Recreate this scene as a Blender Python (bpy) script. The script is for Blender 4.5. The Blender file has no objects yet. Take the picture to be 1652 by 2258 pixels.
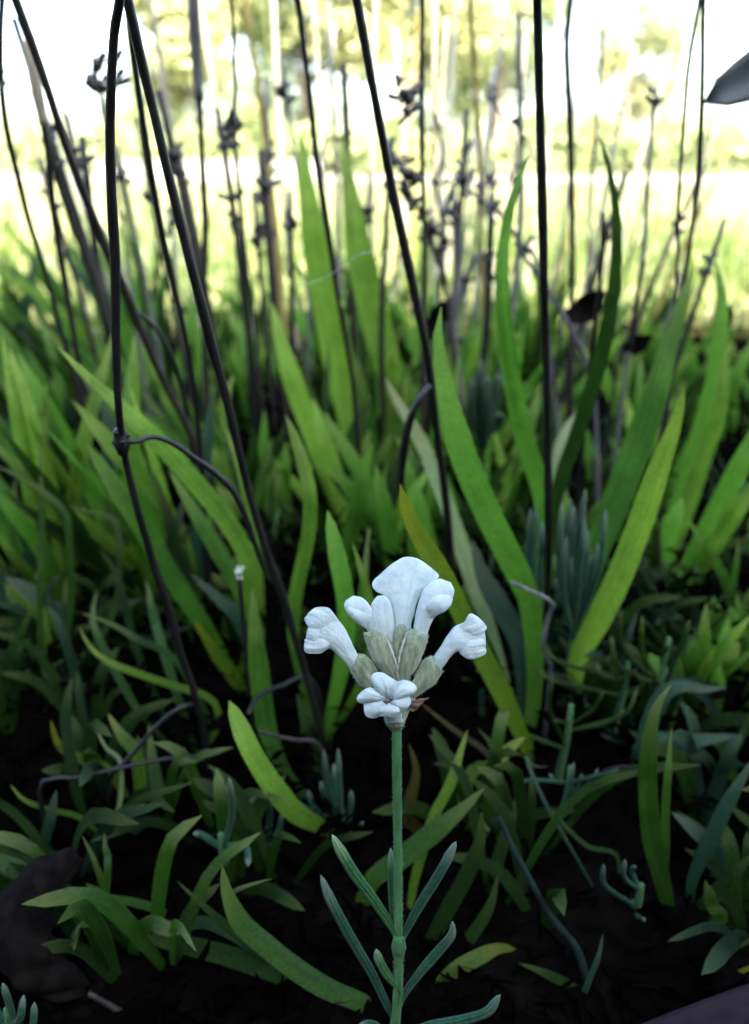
import bpy, math, random
from mathutils import Vector, Quaternion, Matrix, noise as mnoise

random.seed(7)
R = math.radians
sc = bpy.context.scene
col = sc.collection

# ------------------------------------------------------------------ camera
CAM_H = 0.13
PITCH = R(23.8)
FPX = 1735.0                     # focal length in pixels of a 1652 x 2258 picture
cam_d = bpy.data.cameras.new('camera')
cam = bpy.data.objects.new('camera', cam_d)
col.objects.link(cam)
cam.location = (0, 0, CAM_H)
cam.rotation_euler = (math.pi / 2 - PITCH, 0, 0)
cam_d.sensor_fit = 'VERTICAL'
cam_d.sensor_height = 5.8
cam_d.sensor_width = 5.8
cam_d.lens = 5.8 * FPX / 2258.0
cam_d.clip_start = 0.005
cam_d.clip_end = 2000
cam_d.dof.use_dof = True
cam_d.dof.focus_distance = 0.1035
cam_d.dof.aperture_fstop = 2.9    # about 1.5 mm aperture of a phone lens
sc.camera = cam

# ------------------------------------------------------------------ sky, sun, exposure
SUN_EL, SUN_AZ = R(40), R(162)    # azimuth clockwise from +Y: behind the camera, a bit right
world = bpy.data.worlds.new('World')
sc.world = world
world.use_nodes = True
wn = world.node_tree
bg = wn.nodes['Background']
sky = wn.nodes.new('ShaderNodeTexSky')
sky.sky_type = 'NISHITA'
sky.sun_disc = False
sky.sun_elevation = SUN_EL
sky.sun_rotation = SUN_AZ
sky.air_density = 1.0
sky.dust_density = 3.0
sky.ozone_density = 0.4
wn.links.new(sky.outputs[0], bg.inputs[0])
bg.inputs[1].default_value = 0.15
sun_d = bpy.data.lights.new('sun', 'SUN')
sun_d.energy = 5.0
sun_d.angle = R(0.5)
sun_d.color = (1.0, 0.94, 0.82)
sun = bpy.data.objects.new('sun', sun_d)
col.objects.link(sun)
sdir = Vector((math.sin(SUN_AZ) * math.cos(SUN_EL), math.cos(SUN_AZ) * math.cos(SUN_EL), math.sin(SUN_EL)))
sun.rotation_euler = sdir.to_track_quat('Z', 'Y').to_euler()
sun.location = sdir * 20
sc.view_settings.view_transform = 'Standard'
sc.view_settings.look = 'None'
sc.view_settings.gamma = 1.0
sc.view_settings.exposure = 3.0
sc.cycles.use_denoising = True
sc.cycles.max_bounces = 10
sc.cycles.transmission_bounces = 8
sc.cycles.transparent_max_bounces = 8

# ------------------------------------------------------------------ pixel -> place
SP, CP = math.sin(PITCH), math.cos(PITCH)

def at(px, py, Y):
    """The point where the ray of a pixel meets the upright plane Y metres ahead."""
    up = (1129 - py) / FPX
    rt = (px - 826) / FPX
    d = Y / (CP + SP * up)
    return Vector((rt * d, Y, CAM_H + d * (up * CP - SP)))

def atd(px, py, d):
    up = (1129 - py) / FPX
    rt = (px - 826) / FPX
    return Vector((rt * d, d * (CP + SP * up), CAM_H + d * (up * CP - SP)))

def depth_of(v):
    return v.y * CP - (v.z - CAM_H) * SP

CAMP = Vector((0, 0, CAM_H))

# ------------------------------------------------------------------ materials
MAT = {}

def new_mat(name):
    m = bpy.data.materials.new(name)
    m.use_nodes = True
    nt = m.node_tree
    for n in list(nt.nodes):
        nt.nodes.remove(n)
    out = nt.nodes.new('ShaderNodeOutputMaterial')
    MAT[name] = m
    return m, nt, out

def nd(nt, typ, **kw):
    n = nt.nodes.new(typ)
    for k, v in kw.items():
        if hasattr(n, k):
            setattr(n, k, v)
        else:
            n.inputs[k].default_value = v
    return n

def ramp(nt, src, stops):
    r = nt.nodes.new('ShaderNodeValToRGB')
    e = r.color_ramp.elements
    while len(e) < len(stops):
        e.new(0.5)
    for el, (p, c) in zip(e, stops):
        el.position = p
        el.color = (*c, 1) if len(c) == 3 else c
    nt.links.new(src, r.inputs[0])
    return r.outputs[0]

def mixc(nt, fac, a, b, mode='MIX'):
    m = nt.nodes.new('ShaderNodeMix')
    m.data_type = 'RGBA'
    m.blend_type = mode
    for sock, val in ((0, fac), (6, a), (7, b)):
        if isinstance(val, bpy.types.NodeSocket):
            nt.links.new(val, m.inputs[sock])
        elif sock == 0:
            m.inputs[0].default_value = val
        else:
            m.inputs[sock].default_value = (*val, 1)
    return m.outputs[2]

def math_n(nt, op, a, b=None):
    m = nt.nodes.new('ShaderNodeMath')
    m.operation = op
    for i, v in enumerate((a, b)):
        if v is None:
            continue
        if isinstance(v, bpy.types.NodeSocket):
            nt.links.new(v, m.inputs[i])
        else:
            m.inputs[i].default_value = v
    return m.outputs[0]

def attr(nt, name):
    a = nt.nodes.new('ShaderNodeAttribute')
    a.attribute_name = name
    return a.outputs['Fac']

def noise(nt, scale, detail=3, coords='Object', rough=0.55, stretch=None):
    tc = nt.nodes.new('ShaderNodeTexCoord')
    src = tc.outputs[coords]
    if stretch:
        mp = nt.nodes.new('ShaderNodeMapping')
        mp.inputs['Scale'].default_value = stretch
        nt.links.new(src, mp.inputs[0])
        src = mp.outputs[0]
    n = nt.nodes.new('ShaderNodeTexNoise')
    n.inputs['Scale'].default_value = scale
    n.inputs['Detail'].default_value = detail
    n.inputs['Roughness'].default_value = rough
    nt.links.new(src, n.inputs['Vector'])
    return n.outputs['Fac']

def blade_mat(name, low, high, tip, trans, tfac=0.42, rough=0.42, tip_at=0.9, stripes=9.0, sheen=0.0, spots=0.0):
    m, nt, out = new_mat(name)
    along, across = attr(nt, 'along'), attr(nt, 'across')
    oi = nt.nodes.new('ShaderNodeObjectInfo')
    n1 = noise(nt, 120, 4)
    n2 = noise(nt, 1700, 4, rough=0.7)
    # long veins: a sine over the width, broken by noise
    ph = math_n(nt, 'MULTIPLY', across, stripes * math.pi)
    ph = math_n(nt, 'ADD', ph, math_n(nt, 'MULTIPLY', n1, 2.0))
    vein = math_n(nt, 'MULTIPLY_ADD', math_n(nt, 'SINE', ph), 0.5)
    vein.node.inputs[2].default_value = 0.5
    f = math_n(nt, 'ADD', math_n(nt, 'MULTIPLY', n1, 0.7), math_n(nt, 'MULTIPLY', vein, 0.3))
    f = math_n(nt, 'ADD', f, math_n(nt, 'MULTIPLY', math_n(nt, 'SUBTRACT', oi.outputs['Random'], 0.5), 0.5))
    cx = nt.nodes.new('ShaderNodeCombineXYZ')
    nt.links.new(math_n(nt, 'MULTIPLY', across, 4.5), cx.inputs[0])
    nt.links.new(math_n(nt, 'MULTIPLY', along, 3.0), cx.inputs[1])
    nt.links.new(math_n(nt, 'MULTIPLY', oi.outputs['Random'], 60.0), cx.inputs[2])
    ns = nt.nodes.new('ShaderNodeTexNoise')
    ns.inputs['Scale'].default_value = 1.0
    ns.inputs['Detail'].default_value = 5
    ns.inputs['Roughness'].default_value = 0.6
    nt.links.new(cx.outputs[0], ns.inputs['Vector'])
    streak = ns.outputs['Fac']
    f = math_n(nt, 'ADD', math_n(nt, 'MULTIPLY', f, 0.55), math_n(nt, 'MULTIPLY', streak, 0.50))
    c = ramp(nt, f, [(0.32, low), (0.70, high)])
    tvar = ramp(nt, f, [(0.36, (0.26, 0.34, 0.26)), (0.62, (1.0, 1.0, 1.0))])
    c = mixc(nt, ramp(nt, n2, [(0.38, (0.6, 0.6, 0.6)), (0.62, (0, 0, 0))]), c, tuple(x * 0.55 for x in low))
    tvar = mixc(nt, 1.0, tvar, ramp(nt, n2, [(0.35, (0.72, 0.72, 0.72)), (0.65, (1, 1, 1))]), 'MULTIPLY')
    tipf = ramp(nt, math_n(nt, 'ADD', along, math_n(nt, 'MULTIPLY', math_n(nt, 'SUBTRACT', n1, 0.5), 0.12)),
                [(tip_at - 0.22, (0, 0, 0)), (tip_at, (0.55, 0.55, 0.55)), (min(tip_at + 0.1, 1.0), (1, 1, 1))])
    c = mixc(nt, tipf, c, tip)
    if spots:
        sp = ramp(nt, noise(nt, 420, 1), [(0.70, (0, 0, 0)), (0.74, (1, 1, 1))])
        c = mixc(nt, math_n(nt, 'MULTIPLY', sp, spots), c, (0.03, 0.02, 0.01))
    p = nt.nodes.new('ShaderNodeBsdfPrincipled')
    nt.links.new(c, p.inputs['Base Color'])
    p.inputs['Roughness'].default_value = rough
    p.inputs['Specular IOR Level'].default_value = 0.35 if rough < 0.6 else 0.12
    if sheen:
        p.inputs['Sheen Weight'].default_value = sheen
        p.inputs['Sheen Roughness'].default_value = 0.4
        p.inputs['Sheen Tint'].default_value = (0.8, 0.95, 0.9, 1)
    t = nt.nodes.new('ShaderNodeBsdfTranslucent')
    tc = mixc(nt, 1.0, mixc(nt, 0.6, c, trans), tvar, 'MULTIPLY')
    nt.links.new(tc, t.inputs['Color'])
    mx = nt.nodes.new('ShaderNodeMixShader')
    mx.inputs[0].default_value = tfac
    nt.links.new(p.outputs[0], mx.inputs[1])
    nt.links.new(t.outputs[0], mx.inputs[2])
    bp = nt.nodes.new('ShaderNodeBump')
    bp.inputs['Strength'].default_value = 0.6
    bp.inputs['Distance'].default_value = 0.0004
    nt.links.new(math_n(nt, 'ADD', vein, math_n(nt, 'MULTIPLY', n2, 1.2)), bp.inputs['Height'])
    nt.links.new(bp.outputs[0], p.inputs['Normal'])
    nt.links.new(mx.outputs[0], out.inputs[0])
    return m

blade_mat('lime', (0.030, 0.105, 0.008), (0.13, 0.26, 0.02), (0.42, 0.46, 0.17), (0.50, 0.80, 0.08), 0.62, tip_at=0.955, spots=0.5)
blade_mat('green', (0.016, 0.072, 0.007), (0.07, 0.19, 0.015), (0.30, 0.38, 0.12), (0.25, 0.60, 0.05), 0.55, tip_at=0.955, spots=0.3)
blade_mat('shade_green', (0.008, 0.038, 0.004), (0.036, 0.105, 0.008), (0.20, 0.26, 0.08), (0.08, 0.24, 0.015), 0.36, tip_at=0.96, spots=0.4)  # shaded copy of the leaf green: low leaves carry shade in their colour
blade_mat('deep', (0.004, 0.018, 0.003), (0.017, 0.052, 0.006), (0.08, 0.12, 0.035), (0.05, 0.15, 0.012), 0.34, rough=0.62, tip_at=0.96)  # darkest leaf green; shade of the low growth is put into it
blade_mat('yellowing', (0.030, 0.085, 0.006), (0.085, 0.16, 0.010), (0.28, 0.24, 0.02), (0.24, 0.40, 0.02), 0.45, tip_at=0.93, spots=0.9)
blade_mat('burnt', (0.055, 0.15, 0.012), (0.15, 0.26, 0.02), (0.10, 0.055, 0.02), (0.40, 0.66, 0.06), 0.57, tip_at=0.95, spots=0.6)
blade_mat('pale', (0.135, 0.234, 0.081), (0.252, 0.36, 0.144), (0.324, 0.342, 0.162), (0.36, 0.468, 0.144), 0.45)
blade_mat('ochre', (0.03, 0.028, 0.004), (0.085, 0.075, 0.010), (0.10, 0.08, 0.02), (0.12, 0.11, 0.01), 0.35, spots=0.8)
blade_mat('dusky', (0.003, 0.015, 0.006), (0.010, 0.036, 0.017), (0.04, 0.08, 0.04), (0.02, 0.06, 0.025), 0.3, rough=0.7)  # low shoots, their shade put into the colour
blade_mat('sea_green', (0.009, 0.039, 0.0195), (0.024, 0.07875, 0.042), (0.09, 0.1275, 0.0825), (0.0375, 0.15, 0.0675), 0.3)
blade_mat('downy', (0.00896, 0.05018, 0.02688), (0.03046, 0.1075, 0.06093), (0.233, 0.3226, 0.2509), (0.0896, 0.233, 0.1075), 0.22, rough=0.75, tip_at=0.97, stripes=3, sheen=0.06)
blade_mat('downy_green', (0.01456, 0.07488, 0.02288), (0.0468, 0.1508, 0.0468), (0.312, 0.4368, 0.2704), (0.1248, 0.312, 0.0832), 0.22, rough=0.75, tip_at=0.97, stripes=3, sheen=0.05)

def stem_mat(name, a, b, rough=0.6, spec=0.3, sheen=0.0, scale=500, trans=None):
    m, nt, out = new_mat(name)
    f = noise(nt, scale, 5, stretch=(1, 1, 0.18))
    c = ramp(nt, f, [(0.3, a), (0.72, b)])
    p = nt.nodes.new('ShaderNodeBsdfPrincipled')
    nt.links.new(c, p.inputs['Base Color'])
    p.inputs['Roughness'].default_value = rough
    p.inputs['Specular IOR Level'].default_value = spec
    p.inputs['Sheen Weight'].default_value = sheen
    bp = nt.nodes.new('ShaderNodeBump')
    bp.inputs['Strength'].default_value = 0.6
    bp.inputs['Distance'].default_value = 0.0003
    nt.links.new(noise(nt, scale * 3, 4, stretch=(1, 1, 0.12)), bp.inputs['Height'])
    nt.links.new(bp.outputs[0], p.inputs['Normal'])
    if trans:
        t = nt.nodes.new('ShaderNodeBsdfTranslucent')
        nt.links.new(c, t.inputs[0])
        mx = nt.nodes.new('ShaderNodeMixShader')
        mx.inputs[0].default_value = trans
        nt.links.new(p.outputs[0], mx.inputs[1])
        nt.links.new(t.outputs[0], mx.inputs[2])
        nt.links.new(mx.outputs[0], out.inputs[0])
    else:
        nt.links.new(p.outputs[0], out.inputs[0])
    return m

stem_mat('dead_black', (0.003, 0.003, 0.0035), (0.014, 0.014, 0.016), rough=0.42, spec=0.30)
stem_mat('dead_brown', (0.006, 0.0055, 0.005), (0.030, 0.026, 0.024), rough=0.55, spec=0.25)
stem_mat('dead_grey', (0.0425, 0.04675, 0.051), (0.136, 0.1445, 0.153), rough=0.7)
stem_mat('dull_twig', (0.004, 0.009, 0.008), (0.012, 0.024, 0.021), rough=0.9, spec=0.05)
stem_mat('litter', (0.0005, 0.00045, 0.0004), (0.0024, 0.002, 0.0016), rough=1.0, spec=0.0, scale=80)  # near black: deep shade at the plant feet put into the colour
stem_mat('soft_green', (0.06, 0.09, 0.03), (0.16, 0.2, 0.07), rough=0.7, trans=0.35)
stem_mat('straw', (0.26, 0.24, 0.18), (0.48, 0.46, 0.38), rough=0.7, trans=0.3)
stem_mat('straw_yellow', (0.20, 0.17, 0.04), (0.42, 0.36, 0.12), rough=0.7, trans=0.3)
stem_mat('seed_head', (0.02, 0.021, 0.024), (0.09, 0.09, 0.10), rough=0.8)
stem_mat('green_stem', (0.016, 0.062, 0.022), (0.044, 0.125, 0.05), rough=0.8, spec=0.12, sheen=0.05, scale=900)
stem_mat('calyx', (0.064, 0.108, 0.06), (0.2, 0.248, 0.168), rough=0.9, sheen=0.4, scale=1500)
stem_mat('calyx_rib', (0.224, 0.272, 0.224), (0.368, 0.416, 0.368), rough=0.9, sheen=0.4, scale=1500)
stem_mat('bract', (0.03, 0.018, 0.012), (0.13, 0.09, 0.06), rough=0.8, scale=900)
stem_mat('anther', (0.03, 0.02, 0.012), (0.10, 0.06, 0.03), rough=0.8, scale=2000)
stem_mat('hair', (0.16, 0.27, 0.18), (0.26, 0.40, 0.28), rough=0.8, trans=0.3)
stem_mat('silk', (0.5, 0.5, 0.5), (0.8, 0.8, 0.8), rough=0.3, trans=0.4)
stem_mat('dead_leaf', (0.0008, 0.0007, 0.0007), (0.006, 0.005, 0.0048), rough=0.9, spec=0.05, scale=400)
stem_mat('dead_blade', (0.012, 0.022, 0.028), (0.06, 0.085, 0.10), rough=0.6, scale=160)
stem_mat('bark', (0.10, 0.09, 0.07), (0.22, 0.19, 0.15), rough=0.9, scale=8)
stem_mat('white_wall', (0.26, 0.26, 0.24), (0.34, 0.34, 0.32), rough=0.9, scale=3)
stem_mat('shade_wall', (0.05, 0.045, 0.04), (0.10, 0.09, 0.08), rough=0.9, scale=3)  # kept dark so the added wall bounces little light forward
stem_mat('coping', (0.30, 0.29, 0.27), (0.42, 0.41, 0.39), rough=0.9, scale=6)

# petals: white with a breath of blue, thin and light-passing, faint bluish veins that also stand in for shade in the folds
m, nt, out = new_mat('petal')
n1 = noise(nt, 700, 5, rough=0.65)
n2 = noise(nt, 3200, 5, rough=0.75)
c = ramp(nt, n1, [(0.28, (0.38, 0.51, 0.54)), (0.68, (0.59, 0.70, 0.705))])
ph = math_n(nt, 'ADD', math_n(nt, 'MULTIPLY', attr(nt, 'across'), 17.0), math_n(nt, 'MULTIPLY', n1, 7.0))
vn = ramp(nt, math_n(nt, 'SINE', ph), [(0.45, (0, 0, 0)), (1.0, (1, 1, 1))])
c = mixc(nt, math_n(nt, 'MULTIPLY', vn, 0.14), c, (0.33, 0.49, 0.54))
c = mixc(nt, ramp(nt, n2, [(0.35, (0.25, 0.25, 0.25)), (0.6, (0, 0, 0))]), c, (0.34, 0.45, 0.50))
p = nt.nodes.new('ShaderNodeBsdfPrincipled')
nt.links.new(c, p.inputs['Base Color'])
p.inputs['Roughness'].default_value = 0.7
p.inputs['Specular IOR Level'].default_value = 0.2
t = nt.nodes.new('ShaderNodeBsdfTranslucent')
t.inputs[0].default_value = (0.54, 0.66, 0.69, 1)
mx = nt.nodes.new('ShaderNodeMixShader')
mx.inputs[0].default_value = 0.34
bp = nt.nodes.new('ShaderNodeBump')
bp.inputs['Strength'].default_value = 0.7
bp.inputs['Distance'].default_value = 0.0004
nt.links.new(math_n(nt, 'ADD', math_n(nt, 'ADD', n1, math_n(nt, 'MULTIPLY', n2, 0.5)), math_n(nt, 'MULTIPLY', vn, -0.12)), bp.inputs['Height'])
nt.links.new(bp.outputs[0], p.inputs['Normal'])
nt.links.new(p.outputs[0], mx.inputs[1])
nt.links.new(t.outputs[0], mx.inputs[2])
nt.links.new(mx.outputs[0], out.inputs[0])

def ground_mat(name, cols, scales, rough=0.95, bump=0.01):
    m, nt, out = new_mat(name)
    a = noise(nt, scales[0], 6, rough=0.65)
    b = noise(nt, scales[1], 4)
    c = ramp(nt, a, [(0.3 + 0.4 * i / (len(cols) - 1), cc) for i, cc in enumerate(cols)])
    c = mixc(nt, math_n(nt, 'MULTIPLY', b, 0.5), c, tuple(x * 0.5 for x in cols[0]))
    p = nt.nodes.new('ShaderNodeBsdfPrincipled')
    nt.links.new(c, p.inputs['Base Color'])
    p.inputs['Roughness'].default_value = rough
    p.inputs['Specular IOR Level'].default_value = 0.03
    bp = nt.nodes.new('ShaderNodeBump')
    bp.inputs['Strength'].default_value = 0.8
    bp.inputs['Distance'].default_value = bump
    nt.links.new(a, bp.inputs['Height'])
    nt.links.new(bp.outputs[0], p.inputs['Normal'])
    nt.links.new(p.outputs[0], out.inputs[0])

ground_mat('soil', [(0.0006, 0.0005, 0.0004), (0.0018, 0.0015, 0.0012), (0.0035, 0.003, 0.0024)], (90, 400), bump=0.004)
ground_mat('lawn', [(0.10, 0.125, 0.05), (0.19, 0.20, 0.10), (0.30, 0.30, 0.20)], (1.1, 9), bump=0.02)
ground_mat('path', [(0.32, 0.30, 0.24), (0.44, 0.42, 0.34)], (2, 30))
ground_mat('hill', [(0.10, 0.12, 0.05), (0.2, 0.2, 0.08)], (0.05, 0.5))
ground_mat('stone', [(0.010, 0.007, 0.009), (0.019, 0.014, 0.017), (0.028, 0.021, 0.024)], (120, 900), bump=0.0006)

def foliage(name, a, b, tr):
    m, nt, out = new_mat(name)
    oi = nt.nodes.new('ShaderNodeObjectInfo')
    n1 = noise(nt, 1.6, 4)
    c = ramp(nt, n1, [(0.36, a), (0.64, b)])
    p = nt.nodes.new('ShaderNodeBsdfPrincipled')
    nt.links.new(c, p.inputs['Base Color'])
    p.inputs['Roughness'].default_value = 0.5
    t = nt.nodes.new('ShaderNodeBsdfTranslucent')
    t.inputs[0].default_value = (*tr, 1)
    mx = nt.nodes.new('ShaderNodeMixShader')
    mx.inputs[0].default_value = 0.35
    nt.links.new(p.outputs[0], mx.inputs[1])
    nt.links.new(t.outputs[0], mx.inputs[2])
    nt.links.new(mx.outputs[0], out.inputs[0])

foliage('leaf_gold', (0.20, 0.22, 0.08), (0.40, 0.41, 0.22), (0.36, 0.38, 0.17))
foliage('leaf_green', (0.14, 0.18, 0.07), (0.32, 0.36, 0.17), (0.30, 0.34, 0.14))
foliage('grass_blade', (0.16, 0.20, 0.06), (0.40, 0.38, 0.19), (0.34, 0.36, 0.13))

# ------------------------------------------------------------------ helpers
def tag(o, label=None, cat=None, group=None, kind=None):
    if label: o['label'] = label
    if cat: o['category'] = cat
    if group: o['group'] = group
    if kind: o['kind'] = kind
    return o

def empty(name, loc, label=None, cat=None, group=None):
    o = bpy.data.objects.new(name, None)
    o.empty_display_size = 0.01
    o.location = loc
    col.objects.link(o)
    return tag(o, label, cat, group)

def mesh_obj(name, verts, faces, mat, parent=None, attrs=None, smooth=True, subsurf=0):
    me = bpy.data.meshes.new(name)
    me.from_pydata([tuple(v) for v in verts], [], faces)
    if attrs:
        for k, vals in attrs.items():
            a = me.attributes.new(k, 'FLOAT', 'POINT')
            a.data.foreach_set('value', vals)
    me.materials.append(MAT[mat])
    if smooth:
        me.polygons.foreach_set('use_smooth', [True] * len(me.polygons))
    me.update()
    o = bpy.data.objects.new(name, me)
    col.objects.link(o)
    if parent is not None:
        # vertices come in world space: undo the parents' offset (Empties and parts only translate)
        off = Vector((0, 0, 0))
        q = parent
        while q is not None:
            off += q.location
            q = q.parent
        me.transform(Matrix.Translation(-off))
        o.parent = parent
    if subsurf:
        s = o.modifiers.new('smooth', 'SUBSURF')
        s.levels = s.render_levels = subsurf
    return o

def spline(pts, n):
    """Catmull-Rom through tuples/Vectors of any length, n samples evenly along."""
    P = [Vector(p) for p in pts]
    if len(P) == 2:
        P = [P[0], (P[0] + P[1]) / 2, P[1]]
    P = [P[0] * 2 - P[1]] + P + [P[-1] * 2 - P[-2]]
    dense = []
    for i in range(1, len(P) - 2):
        for k in range(12):
            t = k / 12
            a, b, c, d = P[i - 1], P[i], P[i + 1], P[i + 2]
            dense.append(0.5 * ((2 * b) + (c - a) * t + (2 * a - 5 * b + 4 * c - d) * t * t + (3 * b - a - 3 * c + d) * t ** 3))
    dense.append(P[-2])
    L = [0]
    for i in range(1, len(dense)):
        L.append(L[-1] + (dense[i] - dense[i - 1]).length)
    res, j = [], 0
    for k in range(n):
        s = L[-1] * k / (n - 1)
        while j < len(L) - 2 and L[j + 1] < s:
            j += 1
        f = (s - L[j]) / max(L[j + 1] - L[j], 1e-12)
        res.append(dense[j].lerp(dense[j + 1], f))
    return res

def blade(name, path, width, mat, parent, blunt=0.5, twist=0.0, thick=0.0006, face=None, keel=0.40, base_w=0.32, n=22, wpeak=0.45, solid=False):
    """A solid strap leaf along a 3-D path from base to tip: keeled section, rounded tip."""
    P = spline(path, n)
    verts, faces, al, ac = [], [], [], []
    rng = random.Random(hash((round(P[-1].x, 5), round(P[-1].z, 5))) & 0xffff)
    ph, ph2 = rng.uniform(0, 6), rng.uniform(0, 6)
    S = [-1.0, -0.62, -0.22, 0.22, 0.62, 1.0]
    ring = len(S) * 2 - 2 if solid else len(S)
    for i, p in enumerate(P):
        t = i / (n - 1)
        tan = (P[min(i + 1, n - 1)] - P[max(i - 1, 0)]).normalized()
        view = (face if face is not None else (CAMP - p)).normalized()
        view = view - tan * view.dot(tan)
        if view.length < 1e-4:
            view = Vector((0, 0, 1))
        view.normalize()
        view = Quaternion(tan, twist * (0.4 + 0.9 * t) + 0.12 * math.sin(ph2 + 3 * t)) @ view
        side = tan.cross(view).normalized()
        grow = base_w + (1 - base_w) * min(1, t / wpeak) ** 0.8
        tipz = 1 - t
        tl = 0.10 + 0.28 * (1 - blunt)
        end = min(1.0, max(0.0, tipz / tl)) ** (0.45 if blunt > 0.6 else 0.62)
        w = width * 0.5 * grow * end * (1 + 0.04 * math.sin(ph + 9 * t)) * (1 - 0.18 * max(0, t - 0.5) / 0.5)
        w = max(w, width * 0.012)
        th = thick * (0.35 + 0.65 * end) * (1.4 - 0.6 * t)
        k = keel * w
        wave = 0.05 * w * math.sin(ph2 + 11 * t)
        for s in S:                                  # face towards the viewer
            verts.append(p + side * (s * w) + view * (k * (abs(s) - 0.4) + th * 0.5 * (1 - s * s) + wave * s))
            al.append(t); ac.append(s)
        for s in (reversed(S[1:-1]) if solid else ()):
            verts.append(p + side * (s * w) + view * (k * (abs(s) - 0.4) - th * 0.5 * (1 - s * s) - th * 0.1 + wave * s))
            al.append(t); ac.append(s)
    for i in range(n - 1):
        for j in range(ring if solid else ring - 1):
            a, b = i * ring + j, i * ring + (j + 1) % ring
            faces.append((a, b, b + ring, a + ring))
    if solid:
        faces.append(tuple(range(ring - 1, -1, -1)))
        faces.append(tuple((n - 1) * ring + j for j in range(ring)))
    return mesh_obj(name, verts, faces, mat, parent, {'along': al, 'across': ac})

def tube(name, path, radii, mat, parent=None, n=24, seg=10, square=0.0, wob=0.0, cap=True, subsurf=0):
    P = spline(path, n)
    rr = [r[0] for r in spline([(r, 0, 0) for r in radii], n)] if len(radii) > 1 else [radii[0]] * n
    verts, faces, al, ac = [], [], [], []
    u = None
    rng = random.Random(int(abs(P[0].x * 1e6)) + n)
    for i, p in enumerate(P):
        tan = (P[min(i + 1, n - 1)] - P[max(i - 1, 0)]).normalized()
        if u is None:
            u = tan.orthogonal().normalized()
        u = (u - tan * u.dot(tan)).normalized()
        v = tan.cross(u)
        r = rr[i] * (1 + wob * rng.uniform(-1, 1))
        for j in range(seg):
            a = 2 * math.pi * j / seg
            f = 1 + square * math.cos(4 * a)
            verts.append(p + (u * math.cos(a) + v * math.sin(a)) * r * f)
            al.append(i / (n - 1)); ac.append(math.cos(a))
    for i in range(n - 1):
        for j in range(seg):
            a, b = i * seg + j, i * seg + (j + 1) % seg
            faces.append((a, b, b + seg, a + seg))
    if cap:
        faces.append(tuple(range(seg - 1, -1, -1)))
        faces.append(tuple((n - 1) * seg + j for j in range(seg)))
    return mesh_obj(name, verts, faces, mat, parent, {'along': al, 'across': ac}, subsurf=subsurf)

# ------------------------------------------------------------------ the setting
def sheet(name, x0, x1, y0, y1, z, nx, ny, mat, bump=0.0, kind='structure', seed=0):
    rng = random.Random(seed)
    verts, faces = [], []
    for j in range(ny + 1):
        for i in range(nx + 1):
            edge = i in (0, nx) or j in (0, ny)
            verts.append((x0 + (x1 - x0) * i / nx, y0 + (y1 - y0) * j / ny, z + (0 if edge else rng.uniform(-bump, bump))))
    for j in range(ny):
        for i in range(nx):
            a = j * (nx + 1) + i
            faces.append((a, a + 1, a + nx + 2, a + nx + 1))
    o = mesh_obj(name, verts, faces, mat)
    return tag(o, kind=kind)

ground = sheet('ground', -600, 600, -600, 600, -0.010, 4, 4, 'lawn')
ground['label'] = 'pale sunlit lawn reaching to the horizon'
bed = sheet('soil', -1.1, 1.1, -0.5, 0.64, 0.0, 90, 60, 'soil', bump=0.004, seed=3)
bed['label'] = 'black peaty soil of the flower bed'
path = sheet('path', -40, 14, 7.5, 10.5, -0.004, 30, 2, 'path')
path['label'] = 'pale gravel path crossing the lawn'

def box(name, lo, hi, mat, parent=None, bevel=0.0):
    (x0, y0, z0), (x1, y1, z1) = lo, hi
    v = [(x0, y0, z0), (x1, y0, z0), (x1, y1, z0), (x0, y1, z0), (x0, y0, z1), (x1, y0, z1), (x1, y1, z1), (x0, y1, z1)]
    f = [(0, 3, 2, 1), (4, 5, 6, 7), (0, 1, 5, 4), (1, 2, 6, 5), (2, 3, 7, 6), (3, 0, 4, 7)]
    o = mesh_obj(name, v, f, mat, parent, smooth=False)
    if bevel:
        b = o.modifiers.new('bevel', 'BEVEL'); b.width = bevel; b.segments = 2
    return o

# unseen wall added behind the camera: it shades the bed, the lawn beyond lies in the sun
gw = empty('coped_wall', (0, -1.5, -0.01), 'unseen dark wall added to shade the flower bed', 'wall')
box('wall_face', (-5.0, -1.66, -0.01), (5.0, -1.5, 1.85), 'shade_wall', gw, 0.004)
box('coping', (-5.04, -1.69, 1.848), (5.04, -1.47, 1.91), 'coping', gw, 0.006)

# low white wall far across the lawn
lw = empty('coped_wall', (-2.2, 13, -0.01), 'low pale wall far across the sunlit lawn', 'wall')
box('wall_face', (-4.2, 13, -0.01), (-0.8, 13.25, 0.17), 'white_wall', lw, 0.01)
box('coping', (-4.25, 12.96, 0.168), (-0.75, 13.29, 0.20), 'white_wall', lw, 0.01)

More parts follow.
